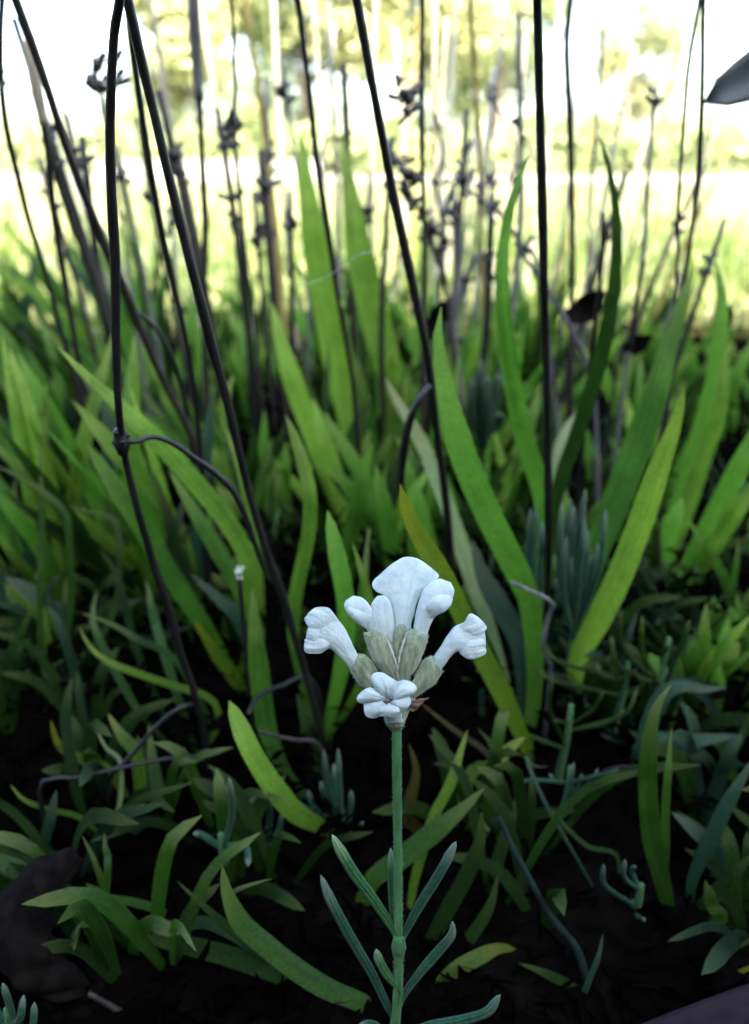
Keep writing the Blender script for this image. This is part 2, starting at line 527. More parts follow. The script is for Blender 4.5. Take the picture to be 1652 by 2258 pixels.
# trees at the far side of the lawn
foliage('meadow_blade', (0.025, 0.06, 0.008), (0.12, 0.16, 0.03), (0.14, 0.22, 0.03))
def tree(x, y, h, rad, mat, label, seed, leaves=5200, trunk_h=0.3, dens=1.0):
    rng = random.Random(seed)
    t = empty('tree', (x, y, -0.01), label, 'tree', None)
    top = Vector((x + rng.uniform(-.2, .2), y, h * 0.75))
    base = Vector((x, y, -0.02))
    tr = tube('trunk', [base, base.lerp(top, 0.4) + Vector((rng.uniform(-.1, .1), 0, 0)), top], [h * 0.030, h * 0.02, h * 0.006], 'bark', t, 14, 8)
    clumps = []
    for k in range(9):
        a = rng.uniform(0, 2 * math.pi)
        z0 = h * rng.uniform(trunk_h * 0.7, 0.6)
        p0 = base.lerp(top, z0 / (h * 0.75))
        rr = rad * rng.uniform(0.5, 0.95)
        p1 = Vector((x + math.cos(a) * rr, y + math.sin(a) * rr, min(h * 0.93, z0 + rr * rng.uniform(0.2, 1.0))))
        tube('limb', [p0, p0.lerp(p1, .5) + Vector((0, 0, 0.1 * h * rng.random())), p1], [h * 0.010, h * 0.003], 'bark', t, 8, 6)
        clumps.append((p1, rad * rng.uniform(0.3, 0.5)))
        clumps.append((p0.lerp(p1, .6), rad * rng.uniform(0.25, 0.4)))
    for k in range(4):
        clumps.append((top + Vector((rng.uniform(-.5, .5) * rad, rng.uniform(-.5, .5) * rad, rng.uniform(0, .3) * h)), rad * .35))
    verts, faces = [], []
    for i in range(leaves):
        c, r = rng.choice(clumps)
        d = Vector((rng.gauss(0, 1), rng.gauss(0, 1), rng.gauss(0, .8)))
        d = d.normalized() * r * rng.random() ** 0.4
        p = c + d
        if p.z < 0.15:
            continue
        u = Vector((rng.gauss(0, 1), rng.gauss(0, 1), rng.gauss(0, 1))).normalized()
        w = u.orthogonal().normalized()
        s = rng.uniform(0.07, 0.15) * (h / 5) ** .5
        b = len(verts)
        verts += [p - u * s, p + w * s * .5 + u * s * .1, p + u * s, p - w * s * .5 + u * s * .1]
        faces.append((b, b + 1, b + 2, b + 3))
    mesh_obj('crown', verts, faces, mat, t, smooth=False)
    return t

tree(-3.3, 16.5, 4.6, 1.6, 'leaf_gold', 'round golden green tree beyond the low pale wall', 1)
tree(-1.6, 19.0, 5.8, 2.2, 'leaf_green', 'tall broad green tree at the middle of the far hedge', 2, 6400)
tree(0.6, 16.5, 4.8, 1.9, 'leaf_gold', 'pale gold tree just right of the tall green tree', 3, 5600)
tree(2.8, 19.0, 4.9, 1.9, 'leaf_green', 'slim green tree next to the pale gold tree', 4, 4200)
tree(6.2, 22.0, 4.0, 1.6, 'leaf_gold', 'small gold tree standing alone near the open sky', 5, 3000)
tree(-6.3, 25.0, 2.6, 1.5, 'leaf_green', 'low bushy tree at the open left end of the lawn', 6, 2600, 0.15)
tree(12.5, 30.0, 1.7, 1.6, 'leaf_green', 'low round bush far out on the open lawn', 8, 2200, 0.1)
tree(-13.5, 34.0, 1.9, 2.2, 'leaf_gold', 'wide low golden bush under the open sky', 9, 2400, 0.1)
tree(-2.7, 24.0, 2.6, 2.0, 'leaf_green', 'low dense bush filling the gap behind the golden tree', 12, 3600, 0.1)
tree(1.9, 25.0, 2.6, 2.0, 'leaf_green', 'low dense bush filling the gap behind the slim green tree', 13, 3600, 0.1)

def hedge(label, x0, x1, y, h, seed, n):
    rng = random.Random(seed)
    root = empty('hedge', ((x0 + x1) / 2, y, -.01), label, 'hedge')
    verts, faces = [], []
    for i in range(n):
        x = rng.uniform(x0, x1)
        top = h * (.72 + .28 * math.sin(x * 1.7 + seed) * math.sin(x * .63) + .12 * math.sin(x * 5.1))
        p = Vector((x, y + rng.gauss(0, .35), .03 + top * rng.random() ** .7))
        u = Vector((rng.gauss(0, 1), rng.gauss(0, 1), rng.gauss(0, 1))).normalized()
        w = u.orthogonal().normalized()
        sz = rng.uniform(.05, .12)
        b = len(verts)
        verts += [p - u * sz, p + w * sz * .5, p + u * sz, p - w * sz * .5]
        faces.append((b, b + 1, b + 2, b + 3))
    mesh_obj('foliage', verts, faces, 'leaf_green', root, smooth=False)
    for k in range(int((x1 - x0) / .9)):
        x = x0 + .45 + k * .9
        tube('stem', [Vector((x, y, -.02)), Vector((x + rng.gauss(0, .05), y, h * .3)), Vector((x + rng.gauss(0, .1), y, h * .6))], [.03, .012], 'bark', root, 6, 6)
hedge('long loose green hedge closing the lawn under the trees', -7.5, 8.5, 15.5, 1.0, 2, 12000)

# sunlit grass beyond the bed, too fine to count
rng = random.Random(11)
gv, gf = [], []
for i in range(26000):
    y = 0.68 + 5.0 * rng.random() ** 2.2
    x = rng.uniform(-0.62, 0.62) * (y + 0.6)
    h = rng.uniform(0.012, 0.05)
    a = rng.uniform(0, math.pi)
    w = rng.uniform(0.0012, 0.003)
    u = Vector((math.cos(a), math.sin(a), 0)) * w
    lean = Vector((rng.gauss(0, .4), rng.gauss(0, .4), 1)) * h
    p = Vector((x, y, -0.012))
    b = len(gv)
    gv += [p - u, p + u, p + lean * .6 + u * .7, p + lean * .6 - u * .7, p + lean + Vector((rng.gauss(0, .2), rng.gauss(0, .2), 0)) * h]
    gf += [(b, b + 1, b + 2, b + 3), (b + 3, b + 2, b + 4)]
g = mesh_obj('grass', gv, gf, 'grass_blade', smooth=False)
tag(g, 'short pale sunlit grass of the lawn behind the bed', 'grass', kind='stuff')

# taller sunlit meadow grass at the edge of the bed, a soft mass of streaks
gv, gf = [], []
for i in range(2300):
    y = .62 + .9 * rng.random() ** 1.4
    x = rng.uniform(-.62, .62) * (y + .25)
    h = rng.uniform(.03, .125) * (.55 + .45 * math.sin(x * 23 + y * 9) ** 2)
    a = rng.uniform(0, math.pi)
    w = rng.uniform(.0010, .0036)
    u = Vector((math.cos(a), math.sin(a) * .5, 0)) * w
    ln = Vector((rng.gauss(0, .16), rng.gauss(0, .16), 1)) * h
    bend = Vector((rng.gauss(0, .2), rng.gauss(0, .2), -.05)) * h
    p = Vector((x, y, -.012))
    b = len(gv)
    gv += [p - u * .7, p + u * .7, p + ln * .5 - u, p + ln * .5 + u, p + ln * .82 + bend * .4 - u * .7, p + ln * .82 + bend * .4 + u * .7, p + ln + bend]
    gf += [(b, b + 1, b + 3, b + 2), (b + 2, b + 3, b + 5, b + 4), (b + 4, b + 5, b + 6)]
mg = mesh_obj('meadow_grass', gv, gf, 'meadow_blade', smooth=False)
tag(mg, 'taller yellow green meadow grass at the sunny edge of the bed', 'grass', kind='stuff')

# ------------------------------------------------------------------ strap leaf plants
def to_mm(wpx, p):
    return wpx / FPX * depth_of(p)

TINT_N = {}
def tuft(name, label, cat, base_px, base_Y, leaves, group=None, spread=0.004):
    """leaves: (pixels tip -> base, width px, Y tip, Y base, material, {options})"""
    up_y = base_Y
    tan_down = math.atan2(CAM_H, up_y) - PITCH
    py_ground = 1129 + FPX * math.tan(tan_down)
    b = at(base_px, py_ground, base_Y)
    b.z = 0
    root = empty(name, b, label, cat, group)
    for (px, w, yt, yb, mat, opt) in leaves:
        n = len(px)
        pts = [at(x, y, yt + (yb - yt) * i / (n - 1)) for i, (x, y) in enumerate(px)]
        low = pts[-1]
        j = Vector((random.uniform(-spread, spread), random.uniform(-spread, spread), -0.003))
        foot = b + j
        h_off = Vector((foot.x - low.x, foot.y - low.y, 0))
        lim = .010 + .8 * max(low.z, 0)
        if h_off.length > lim:
            h_off *= lim / h_off.length
            foot = Vector((low.x + h_off.x, low.y + h_off.y, -.003))
        ext = []
        if low.z > 0.004:
            prev = pts[-2]
            dirn = (low - prev).normalized()
            L = (foot - low).length
            ext = [low.lerp(foot, .36) + dirn * L * .14, low.lerp(foot, .7) + dirn * L * .06, foot]
            ext = [e if e.z > -0.003 else Vector((e.x, e.y, -0.003)) for e in ext]
        else:
            dirn = (low - pts[-2]).normalized()
            ext = [low + Vector((dirn.x, dirn.y, 0)) * .003 - Vector((0, 0, .004)), low + Vector((dirn.x, dirn.y, 0)) * .005 - Vector((0, 0, .014))]
        full = pts + ext
        full.reverse()
        wm = to_mm(w, pts[len(pts) // 2]) * .84
        o = dict(opt)
        blade('leaf', full, wm, mat, root, **o)
    return root

B = {}
S_ = {'blunt': 0.3}
BL = {'blunt': 0.85}
G_STRAP = None
tuft('strap_leaf_plant', 'strap leaf plant with one yellow tipped blade right behind the white flower', 'plant', 1165, 0.150, [
    ([(973, 676), (966, 760), (985, 870), (1020, 1000), (1075, 1130), (1135, 1250), (1170, 1340)], 74, .150, .158, 'green', {'blunt': .5, 'twist': .1}),
    ([(882, 1066), (897, 1125), (932, 1195), (975, 1265), (1010, 1335), (1060, 1440), (1115, 1545)], 60, .118, .130, 'yellowing', {'blunt': .7}),
    ([(848, 832), (880, 890), (930, 975), (960, 1050), (985, 1110)], 42, .22, .19, 'pale', {'blunt': .6}),
    ([(1040, 1190), (1065, 1270), (1110, 1350), (1150, 1430)], 58, .17, .16, 'sea_green', {}),
    ([(1040, 1330), (1075, 1430), (1110, 1520), (1140, 1580)], 38, .15, .15, 'deep', {}),
])
tuft('strap_leaf_plant', 'tall pair of slender dark green blades flanking a straight black stalk', 'plant', 1213, 0.200, [
    ([(1174, 326), (1135, 420), (1109, 560), (1112, 700), (1132, 850), (1160, 980), (1195, 1095)], 56, .180, .195, 'green', {'blunt': .15}),
    ([(1321, 298), (1350, 400), (1361, 520), (1348, 680), (1313, 830), (1275, 950), (1232, 1075)], 45, .185, .195, 'deep', {'blunt': .1}),
    ([(1280, 905), (1250, 960), (1228, 1060)], 50, .25, .22, 'pale', {}),
    ([(1155, 1010), (1180, 1060), (1200, 1130)], 40, .24, .22, 'green', {}),
])
tuft('strap_leaf_plant', 'broad bright leaning blade with a brown burnt tip', 'plant', 1275, 0.168, [
    ([(1511, 850), (1490, 935), (1452, 1040), (1415, 1150), (1368, 1270), (1318, 1375), (1280, 1440)], 72, .150, .160, 'burnt', {'blunt': .45, 'twist': -.15}),
    ([(1532, 582), (1490, 710), (1452, 850), (1400, 1000), (1345, 1140), (1295, 1280)], 74, .185, .175, 'green', {'blunt': .3}),
])
tuft('strap_leaf_plant', 'cluster of upright blades right of the burnt tip blade', 'plant', 1475, 0.235, [
    ([(1577, 572), (1592, 680), (1573, 850), (1530, 1000), (1490, 1120), (1474, 1190)], 48, .24, .235, 'green', {}),
    ([(1603, 755), (1590, 880), (1555, 1000), (1515, 1120), (1480, 1220)], 46, .22, .225, 'lime', {}),
    ([(1700, 880), (1640, 1010), (1580, 1130), (1530, 1230), (1500, 1270)], 55, .20, .215, 'green', {}),
    ([(1720, 1010), (1650, 1090), (1590, 1180), (1540, 1255)], 46, .195, .205, 'lime', {}),
    ([(1440, 1050), (1450, 1130), (1470, 1230)], 30, .25, .235, 'deep', {}),
])
tuft('strap_leaf_plant', 'curved lime blade and two short blades left of the white flower', 'plant', 715, 0.155, [
    ([(722, 1124), (742, 1220), (760, 1310), (764, 1390), (752, 1480), (730, 1575)], 48, .135, .150, 'green', BL),
    ([(776, 1194), (797, 1260), (815, 1330), (822, 1420), (800, 1500)], 30, .140, .150, 'lime', {}),
    ([(630, 913), (657, 985), (680, 1070), (683, 1160), (665, 1250), (648, 1340), (650, 1420)], 40, .160, .160, 'lime', BL),
    ([(815, 1160), (808, 1220), (800, 1300)], 22, .17, .16, 'green', {}),
])
tuft('strap_leaf_plant', 'tall soft focus pair of wide lime blades behind the flower', 'plant', 800, 0.300, [
    ([(664, 286), (674, 400), (697, 550), (727, 700), (757, 850), (785, 990)], 82, .30, .30, 'lime', {'blunt': .3}),
    ([(754, 296), (768, 400), (792, 550), (822, 680), (852, 800), (875, 900)], 78, .33, .31, 'lime', {'blunt': .3}),
    ([(600, 668), (622, 760), (650, 850), (692, 960), (735, 1070), (760, 1150)], 58, .235, .25, 'lime', {'blunt': .6}),
    ([(690, 878), (710, 950), (742, 1060), (772, 1160)], 50, .225, .24, 'lime', {}),
    ([(785, 780), (800, 870), (815, 970), (820, 1050)], 45, .28, .28, 'green', {}),
    ([(822, 975), (800, 1050), (780, 1150), (765, 1240)], 46, .21, .22, 'green', {'blunt': .6}),
    ([(940, 445), (938, 560), (930, 700), (915, 850)], 34, .36, .33, 'lime', {}),
])
tuft('strap_leaf_plant', 'long arching blade passing behind the jointed black stalk', 'plant', 545, 0.178, [
    ([(128, 764), (190, 830), (270, 902), (350, 975), (430, 1065), (500, 1150), (545, 1240)], 56, .150, .172, 'lime', {'blunt': .5, 'twist': .25}),
    ([(192, 980), (237, 1050), (290, 1130), (350, 1225), (420, 1335), (480, 1430), (520, 1490)], 52, .165, .175, 'green', {'blunt': .7}),
    ([(372, 1035), (410, 1097), (450, 1165), (490, 1230), (530, 1300)], 44, .185, .18, 'green', {}),
    ([(335, 1035), (365, 1120), (392, 1220), (430, 1330)], 34, .20, .19, 'deep', {}),
    ([(420, 1265), (470, 1310), (525, 1365)], 34, .17, .172, 'sea_green', {}),
    ([(430, 1370), (470, 1430), (520, 1500)], 36, .158, .165, 'yellowing', {'blunt': .3}),
    ([(485, 915), (520, 1010), (545, 1110), (565, 1210)], 24, .19, .185, 'lime', {'blunt': .3}),
])
tuft('strap_leaf_plant', 'bright blunt blade lying low left of the flower stem', 'plant', 700, 0.135, [
    ([(556, 1300), (563, 1400), (574, 1500), (588, 1600), (620, 1690)], 56, .150, .140, 'green', {'blunt': .2}),
    ([(505, 1545), (530, 1605), (562, 1672), (608, 1742), (655, 1795), (712, 1825)], 56, .112, .124, 'lime', {'blunt': .8}),
    ([(655, 1528), (678, 1600), (692, 1680), (700, 1740)], 46, .15, .14, 'deep', {'blunt': .4}),
])
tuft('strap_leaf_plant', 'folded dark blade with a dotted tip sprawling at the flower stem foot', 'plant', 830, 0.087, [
    ([(490, 1908), (500, 1965), (532, 2035), (590, 2087), (650, 2135), (725, 2182), (800, 2212)], 56, .092, .088, 'shade_green', {'blunt': .6}),
    ([(600, 1938), (555, 1950), (520, 1965), (510, 1990)], 22, .094, .094, 'shade_green', {'blunt': .3}),
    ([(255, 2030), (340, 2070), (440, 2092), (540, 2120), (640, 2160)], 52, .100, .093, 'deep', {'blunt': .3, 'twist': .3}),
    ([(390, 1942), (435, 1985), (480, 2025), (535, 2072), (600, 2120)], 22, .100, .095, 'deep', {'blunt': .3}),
    ([(300, 2030), (390, 2040), (460, 2035)], 30, .104, .10, 'shade_green', {'blunt': .3}),
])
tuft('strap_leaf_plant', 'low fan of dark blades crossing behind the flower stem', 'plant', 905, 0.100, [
    ([(1068, 1738), (1016, 1787), (951, 1840), (891, 1888), (826, 1935), (810, 1965)], 54, .112, .108, 'shade_green', {'blunt': .4}),
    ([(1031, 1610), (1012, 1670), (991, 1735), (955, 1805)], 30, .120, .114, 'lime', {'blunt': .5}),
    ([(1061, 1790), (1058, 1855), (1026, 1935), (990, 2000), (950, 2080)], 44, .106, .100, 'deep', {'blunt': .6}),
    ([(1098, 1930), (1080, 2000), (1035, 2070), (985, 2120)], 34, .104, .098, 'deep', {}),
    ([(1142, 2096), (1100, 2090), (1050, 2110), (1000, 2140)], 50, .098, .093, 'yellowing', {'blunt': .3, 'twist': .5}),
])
tuft('strap_leaf_plant', 'lone upright bright blade in the dark hollow on the right', 'plant', 1480, 0.104, [
    ([(1480, 1510), (1443, 1570), (1429, 1670), (1428, 1745), (1437, 1845), (1455, 1920), (1472, 1995)], 52, .112, .106, 'shade_green', {'blunt': .55}),
    ([(1481, 1602), (1474, 1695), (1468, 1790), (1468, 1880)], 22, .116, .108, 'shade_green', {}),
])
tuft('small_plant', 'thin bent leaves sprawling under the jointed black stalk', 'plant', 440, 0.150, [
    ([(180, 1352), (250, 1378), (300, 1408), (355, 1433), (400, 1470)], 20, .152, .15, 'shade_green', {}),
    ([(176, 1383), (195, 1422), (235, 1458), (290, 1480), (370, 1508), (470, 1545)], 20, .145, .148, 'lime', {}),
    ([(222, 1213), (258, 1268), (280, 1350), (300, 1430)], 20, .18, .165, 'deep', {}),
    ([(322, 1275), (335, 1340), (350, 1400)], 24, .18, .16, 'shade_green', {}),
    ([(215, 1300), (205, 1350), (215, 1400)], 20, .17, .16, 'shade_green', {}),
])
tuft('small_plant', 'thin pale blades crossing at the shaded left border', 'plant', 60, 0.165, [
    ([(-20, 1020), (70, 1067), (125, 1110), (150, 1150)], 20, .18, .175, 'shade_green', {}),
    ([(86, 960), (92, 1080), (92, 1200), (88, 1300)], 18, .185, .17, 'shade_green', {}),
    ([(78, 1325), (48, 1392), (15, 1460)], 22, .155, .16, 'shade_green', {}),
    ([(150, 1115), (200, 1130), (260, 1160)], 16, .185, .18, 'shade_green', {}),
])
tuft('small_plant', 'yellow green stub leaves below the crossing black twigs', 'plant', 240, 0.125, [
    ([(238, 1573), (268, 1622), (300, 1662)], 34, .138, .132, 'lime', {}),
    ([(112, 1588), (132, 1645), (190, 1678), (238, 1697)], 26, .134, .13, 'yellowing', {}),
    ([(22, 1730), (55, 1765), (115, 1787), (170, 1800)], 14, .122, .122, 'lime', {}),
    ([(328, 1600), (336, 1680), (347, 1765)], 34, .135, .126, 'shade_green', {}),
    ([(125, 1740), (112, 1800), (98, 1868)], 30, .118, .116, 'sea_green', {}),
    ([(160, 1490), (150, 1540), (145, 1600)], 28, .15, .135, 'deep', {}),
    ([(210, 1605), (235, 1650), (265, 1680)], 12, .138, .13, 'pale', {}),
])
tuft('small_plant', 'slim upright leaf rising beside the curled dead leaf', 'plant', 240, 0.100, [
    ([(182, 1843), (207, 1895), (225, 1945), (236, 1995), (240, 2075)], 20, .106, .102, 'shade_green', {}),
    ([(165, 1975), (270, 1985), (362, 2012), (330, 2040)], 24, .105, .102, 'shade_green', {'blunt': .3}),
    ([(230, 1835), (232, 1870), (238, 1900)], 20, .112, .104, 'shade_green', {}),
])
tuft('small_plant', 'pair of blue green oval leaves spreading flat on the right', 'plant', 1440, 0.142, [
    ([(1602, 1515), (1550, 1520), (1505, 1512), (1455, 1540)], 44, .142, .142, 'sea_green', {'blunt': .2, 'base_w': .3}),
    ([(1645, 1622), (1560, 1630), (1490, 1640), (1440, 1630)], 44, .132, .136, 'sea_green', {'blunt': .2}),
])
tuft('small_plant', 'dusky leaves leaning in the right hand shade', 'plant', 1530, 0.108, [
    ([(1665, 1670), (1605, 1770), (1572, 1840), (1530, 1930)], 38, .112, .108, 'sea_green', {}),
    ([(1480, 1790), (1540, 1840), (1575, 1870)], 40, .112, .11, 'sea_green', {'blunt': .3}),
    ([(1665, 1880), (1620, 1925), (1580, 1965)], 34, .104, .104, 'deep', {}),
    ([(1555, 1940), (1570, 1995), (1590, 2020)], 36, .102, .102, 'shade_green', {'blunt': .3}),
])
tuft('small_plant', 'short stubby leaf with a dark notched tip by a yellow stalk', 'plant', 1060, 0.128, [
    ([(1158, 1625), (1118, 1655), (1080, 1690), (1045, 1698)], 34, .128, .128, 'lime', {'blunt': .8}),
    ([(925, 1548), (1000, 1608), (1080, 1668)], 16, .135, .130, 'ochre', {'blunt': .3}),
    ([(902, 1640), (918, 1700), (905, 1760), (895, 1800)], 34, .125, .122, 'ochre', {'blunt': .2}),
])
tuft('small_plant', 'thin arched leaf over the black hollow right of the stem', 'plant', 1330, 0.112, [
    ([(1216, 1782), (1250, 1826), (1300, 1868), (1356, 1882)], 12, .115, .114, 'shade_green', {}),
    ([(1210, 1690), (1180, 1690), (1160, 1670)], 10, .125, .122, 'sea_green', {}),
])
tuft('small_plant', 'narrow dusky leaf lying at the lower right of the stem', 'plant', 1280, 0.090, [
    ([(1144, 2124), (1200, 2145), (1268, 2182)], 28, .093, .091, 'deep', {}),
    ([(1330, 2060), (1320, 2110), (1300, 2160)], 16, .092, .09, 'sea_green', {}),
])

# soft-focus strap leaf tufts filling the bed behind
rng = random.Random(21)
def filler(x, y, hmax, n, mats, group, label, lean=0.0, wid=(0.0030, 0.0066)):
    root = empty('leaf_tuft', (x, y, 0), label, 'plant', group)
    for k in range(n):
        a = rng.uniform(0, 2 * math.pi)
        h = hmax * rng.uniform(0.55, 1.0)
        out_ = h * rng.uniform(0.12, 0.55)
        dx, dy = math.cos(a) * out_ + lean * h, math.sin(a) * out_ * 0.7
        p0 = Vector((x + rng.gauss(0, .004), y + rng.gauss(0, .004), -0.003))
        p1 = p0 + Vector((dx * .25, dy * .25, h * .5))
        p2 = p0 + Vector((dx, dy, h))
        f = Vector((rng.gauss(0, .6), -1, rng.gauss(.2, .4)))
        blade('leaf', [p0, p1, p2], rng.uniform(*wid), rng.choice(mats), root, blunt=rng.uniform(.2, .7), face=f, n=12)
    return root

FG = 'soft focus leaf tufts filling the bed'
FL = 'soft focus tuft of strap leaves filling the back of the bed'
# rows: (Y, x positions in picture pixels along the row, height)
for (Y, step, h0, h1) in ((.185, 210, .030, .055), (.23, 150, .050, .085), (.30, 120, .060, .100), (.39, 115, .07, .115), (.49, 120, .04, .115), (.60, 130, .03, .095)):
    pxs = -120 + rng.uniform(0, 60)
    while pxs < 1790:
        X = at(pxs, 900, Y).x
        left = max(0.0, 1 - pxs / 750)
        gap = 0.72 if 450 < pxs < 720 else 1.0
        if pxs > 1230:
            gap = 0.72
        if Y < .2 and 560 < pxs < 1230:
            gap = 0.45
        h = rng.uniform(h0, h1) * gap * (1 + 0.22 * left)
        mats = ['green', 'lime', 'green', 'deep'] if pxs > 420 else ['green', 'deep', 'green', 'sea_green', 'lime']
        filler(X, Y + rng.uniform(-.03, .03), h, rng.randint(9, 13), mats, FG, FL, lean=-0.35 * left + rng.uniform(-.08, .12))
        pxs += step * rng.uniform(.7, 1.3)

rng = random.Random(58)
for i in range(66):
    Y = rng.uniform(.10, .22)
    pxx = rng.choice([rng.uniform(-60, 640), rng.uniform(1120, 1720)])
    if 1080 < pxx < 1440 and Y < .15:
        pxx = 1450 + (pxx - 1080) * .7
    if 330 < pxx < 640:
        pxx -= 330
    if i >= 50:
        Y = rng.uniform(.092, .128)
        pxx = rng.choice([rng.uniform(250, 690), rng.uniform(200, 640), rng.uniform(960, 1160)])
    x = (pxx - 826) / FPX * math.hypot(Y, CAM_H) * .97
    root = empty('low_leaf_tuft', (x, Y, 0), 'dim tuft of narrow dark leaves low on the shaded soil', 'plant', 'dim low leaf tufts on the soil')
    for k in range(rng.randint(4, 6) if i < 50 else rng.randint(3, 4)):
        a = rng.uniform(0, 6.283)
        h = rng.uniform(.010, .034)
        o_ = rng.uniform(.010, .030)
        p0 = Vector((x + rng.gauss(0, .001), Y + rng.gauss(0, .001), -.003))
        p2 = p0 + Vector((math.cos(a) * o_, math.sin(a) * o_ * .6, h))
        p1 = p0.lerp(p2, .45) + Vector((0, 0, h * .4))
        blade('leaf', [p0, p1, p2], rng.uniform(.0016, .0034), rng.choice(['deep', 'deep', 'dusky'] if i < 50 else ['deep', 'shade_green', 'deep']), root, blunt=rng.uniform(.55, .9), face=Vector((rng.gauss(0, .5), -1, .8)), n=12)

# scraps added near black, so the feet of the plants fade into shade
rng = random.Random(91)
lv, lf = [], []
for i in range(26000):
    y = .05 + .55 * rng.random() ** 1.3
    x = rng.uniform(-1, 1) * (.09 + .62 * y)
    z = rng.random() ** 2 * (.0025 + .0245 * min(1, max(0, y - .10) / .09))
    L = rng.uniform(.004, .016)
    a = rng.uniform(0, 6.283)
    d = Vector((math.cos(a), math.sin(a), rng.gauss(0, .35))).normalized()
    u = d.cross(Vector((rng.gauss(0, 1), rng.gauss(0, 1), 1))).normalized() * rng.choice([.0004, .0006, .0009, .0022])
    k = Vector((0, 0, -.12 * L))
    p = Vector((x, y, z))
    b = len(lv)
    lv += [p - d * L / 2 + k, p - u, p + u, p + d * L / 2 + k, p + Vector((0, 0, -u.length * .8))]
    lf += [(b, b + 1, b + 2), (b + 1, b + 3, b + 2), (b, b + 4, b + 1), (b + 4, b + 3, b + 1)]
lit = mesh_obj('shade_litter', lv, lf, 'litter', smooth=False)
tag(lit, 'near black plant scraps added as deep shade over the soil', 'litter', kind='stuff')

# ------------------------------------------------------------------ lavender sprigs
def needle(name, p0, p1, wid, mat, parent, bend=None, n=14):
    mid = p0.lerp(p1, 0.5) + (bend if bend is not None else Vector((0, 0, 0)))
    return blade(name, [p0, mid, p1], wid, mat, parent, blunt=0.9, thick=wid * 0.55, keel=-0.15, base_w=0.6, n=n, solid=True)

def sprig(label, base_px, base_py, Y, tips, w, mat='downy', group=None):
    """A shoot with a woody foot on the soil and needle leaves ending at the given pixels."""
    c = at(base_px, base_py, Y)
    foot = Vector((c.x, Y + 0.004, 0))
    root = empty('lavender_shoot', foot, label, 'plant', group)
    topn = min(c.z + 0.012, c.z * 1.25 + 0.004)
    tube('stem', [Vector((foot.x, foot.y, -0.004)), Vector((c.x, Y + .002, c.z * .5)), c, Vector((c.x, Y, topn))], [0.0011, 0.0009, 0.0006], 'green_stem', root, 10, 8)
    for (x, y) in tips:
        yy = Y + random.uniform(-.006, .004)
        t = at(x, y, yy)
        side = Vector((t.x - c.x, 0, 0)) * 0.3
        needle('leaf', c + Vector((0, 0, random.uniform(-.004, .004))), t, to_mm(w, t), mat, root, bend=side + Vector((0, random.uniform(-.002, .002), 0)))
    return root

z4 = lambda x, y: (826 + x / 2, 747.5 + y / 2)
z5 = lambda x, y: (x / 2, 1495 + y / 2)
z6 = lambda x, y: (826 + x / 2, 1495 + y / 2)
sprig('thick blue green needle cluster between the black stalk and the burnt tip blade', *z4(880, 1290), .165,
      [z4(*q) for q in ((825, 722), (865, 700), (932, 655), (895, 815), (942, 845), (1022, 748), (845, 868), (805, 1050), (880, 735), (930, 790), (990, 900), (960, 950), (870, 960))], 15)
sprig('needle cluster half hidden left of the straight black stalk', *z4(720, 1270), .168,
      [z4(*q) for q in ((690, 745), (712, 730), (675, 860), (705, 1045), (740, 800))], 14)
sprig('needle shoot in the dark below the blunt low blade', *z5(1150, 800), .120,
      [z5(*q) for q in ((985, 582), (1050, 553), (1133, 513), (1130, 652), (1245, 590), (1190, 520), (1230, 700))], 15)
sprig('upright needle shoot close left of the flower stem', *z5(1510, 640), .128,
      [z5(*q) for q in ((1428, 318), (1492, 310), (1472, 375), (1415, 455), (1357, 492), (1550, 495), (1600, 640), (1300, 540))], 14)
sprig('needle shoot tip peeping up beside the curled dead leaf', *z5(60, 1560), .080,
      [z5(*q) for q in ((12, 1345), (105, 1398), (152, 1430), (-30, 1420))], 17)
sprig('flat star of fine needles in the black hollow', *z6(850, 520), .122,
      [z6(*q) for q in ((870, 430), (915, 422), (985, 398), (1082, 404), (772, 420), (635, 488), (908, 540), (880, 370))], 9)
sprig('single stubby needle shoot pointing left', *z5(985, 790), .112, [z5(855, 690), z5(1010, 440), z5(1095, 830)], 17)
sprig('small teal shoot by the foot of the lone bright blade', *z6(1160, 1000), .104,
      [z6(*q) for q in ((1105, 800), (1150, 830), (1010, 820), (1190, 1060), (1270, 1050))], 12)
sprig('soft focus teal needle shoot behind the yellow tipped blade', *z4(490, 470), .235,
      [z4(*q) for q in ((428, 170), (470, 85), (545, 150), (500, 160), (450, 290), (560, 330))], 22, 'sea_green')
sprig('spreading thin needle shoot right of the yellow stalk', *z6(850, 260), .135,
      [z6(*q) for q in ((785, 8), (1160, 42), (1102, 140), (800, 190), (600, 200), (1010, 60))], 10, 'shade_green')
sprig('pale short needle shoot above the oval leaves', *z4(1270, 1480), .150,
      [z4(*q) for q in ((1300, 1350), (1085, 1195), (1040, 1310), (1150, 1455), (1390, 1240), (1180, 1220), (1240, 1450))], 12, 'shade_green')
sprig('dim needle shoot in the shade under the bright strap leaves', *z4(1100, 1560), .150,
      [z4(*q) for q in ((1050, 1310), (980, 1430), (1190, 1500), (715, 1440), (740, 1330))], 10, 'shade_green')

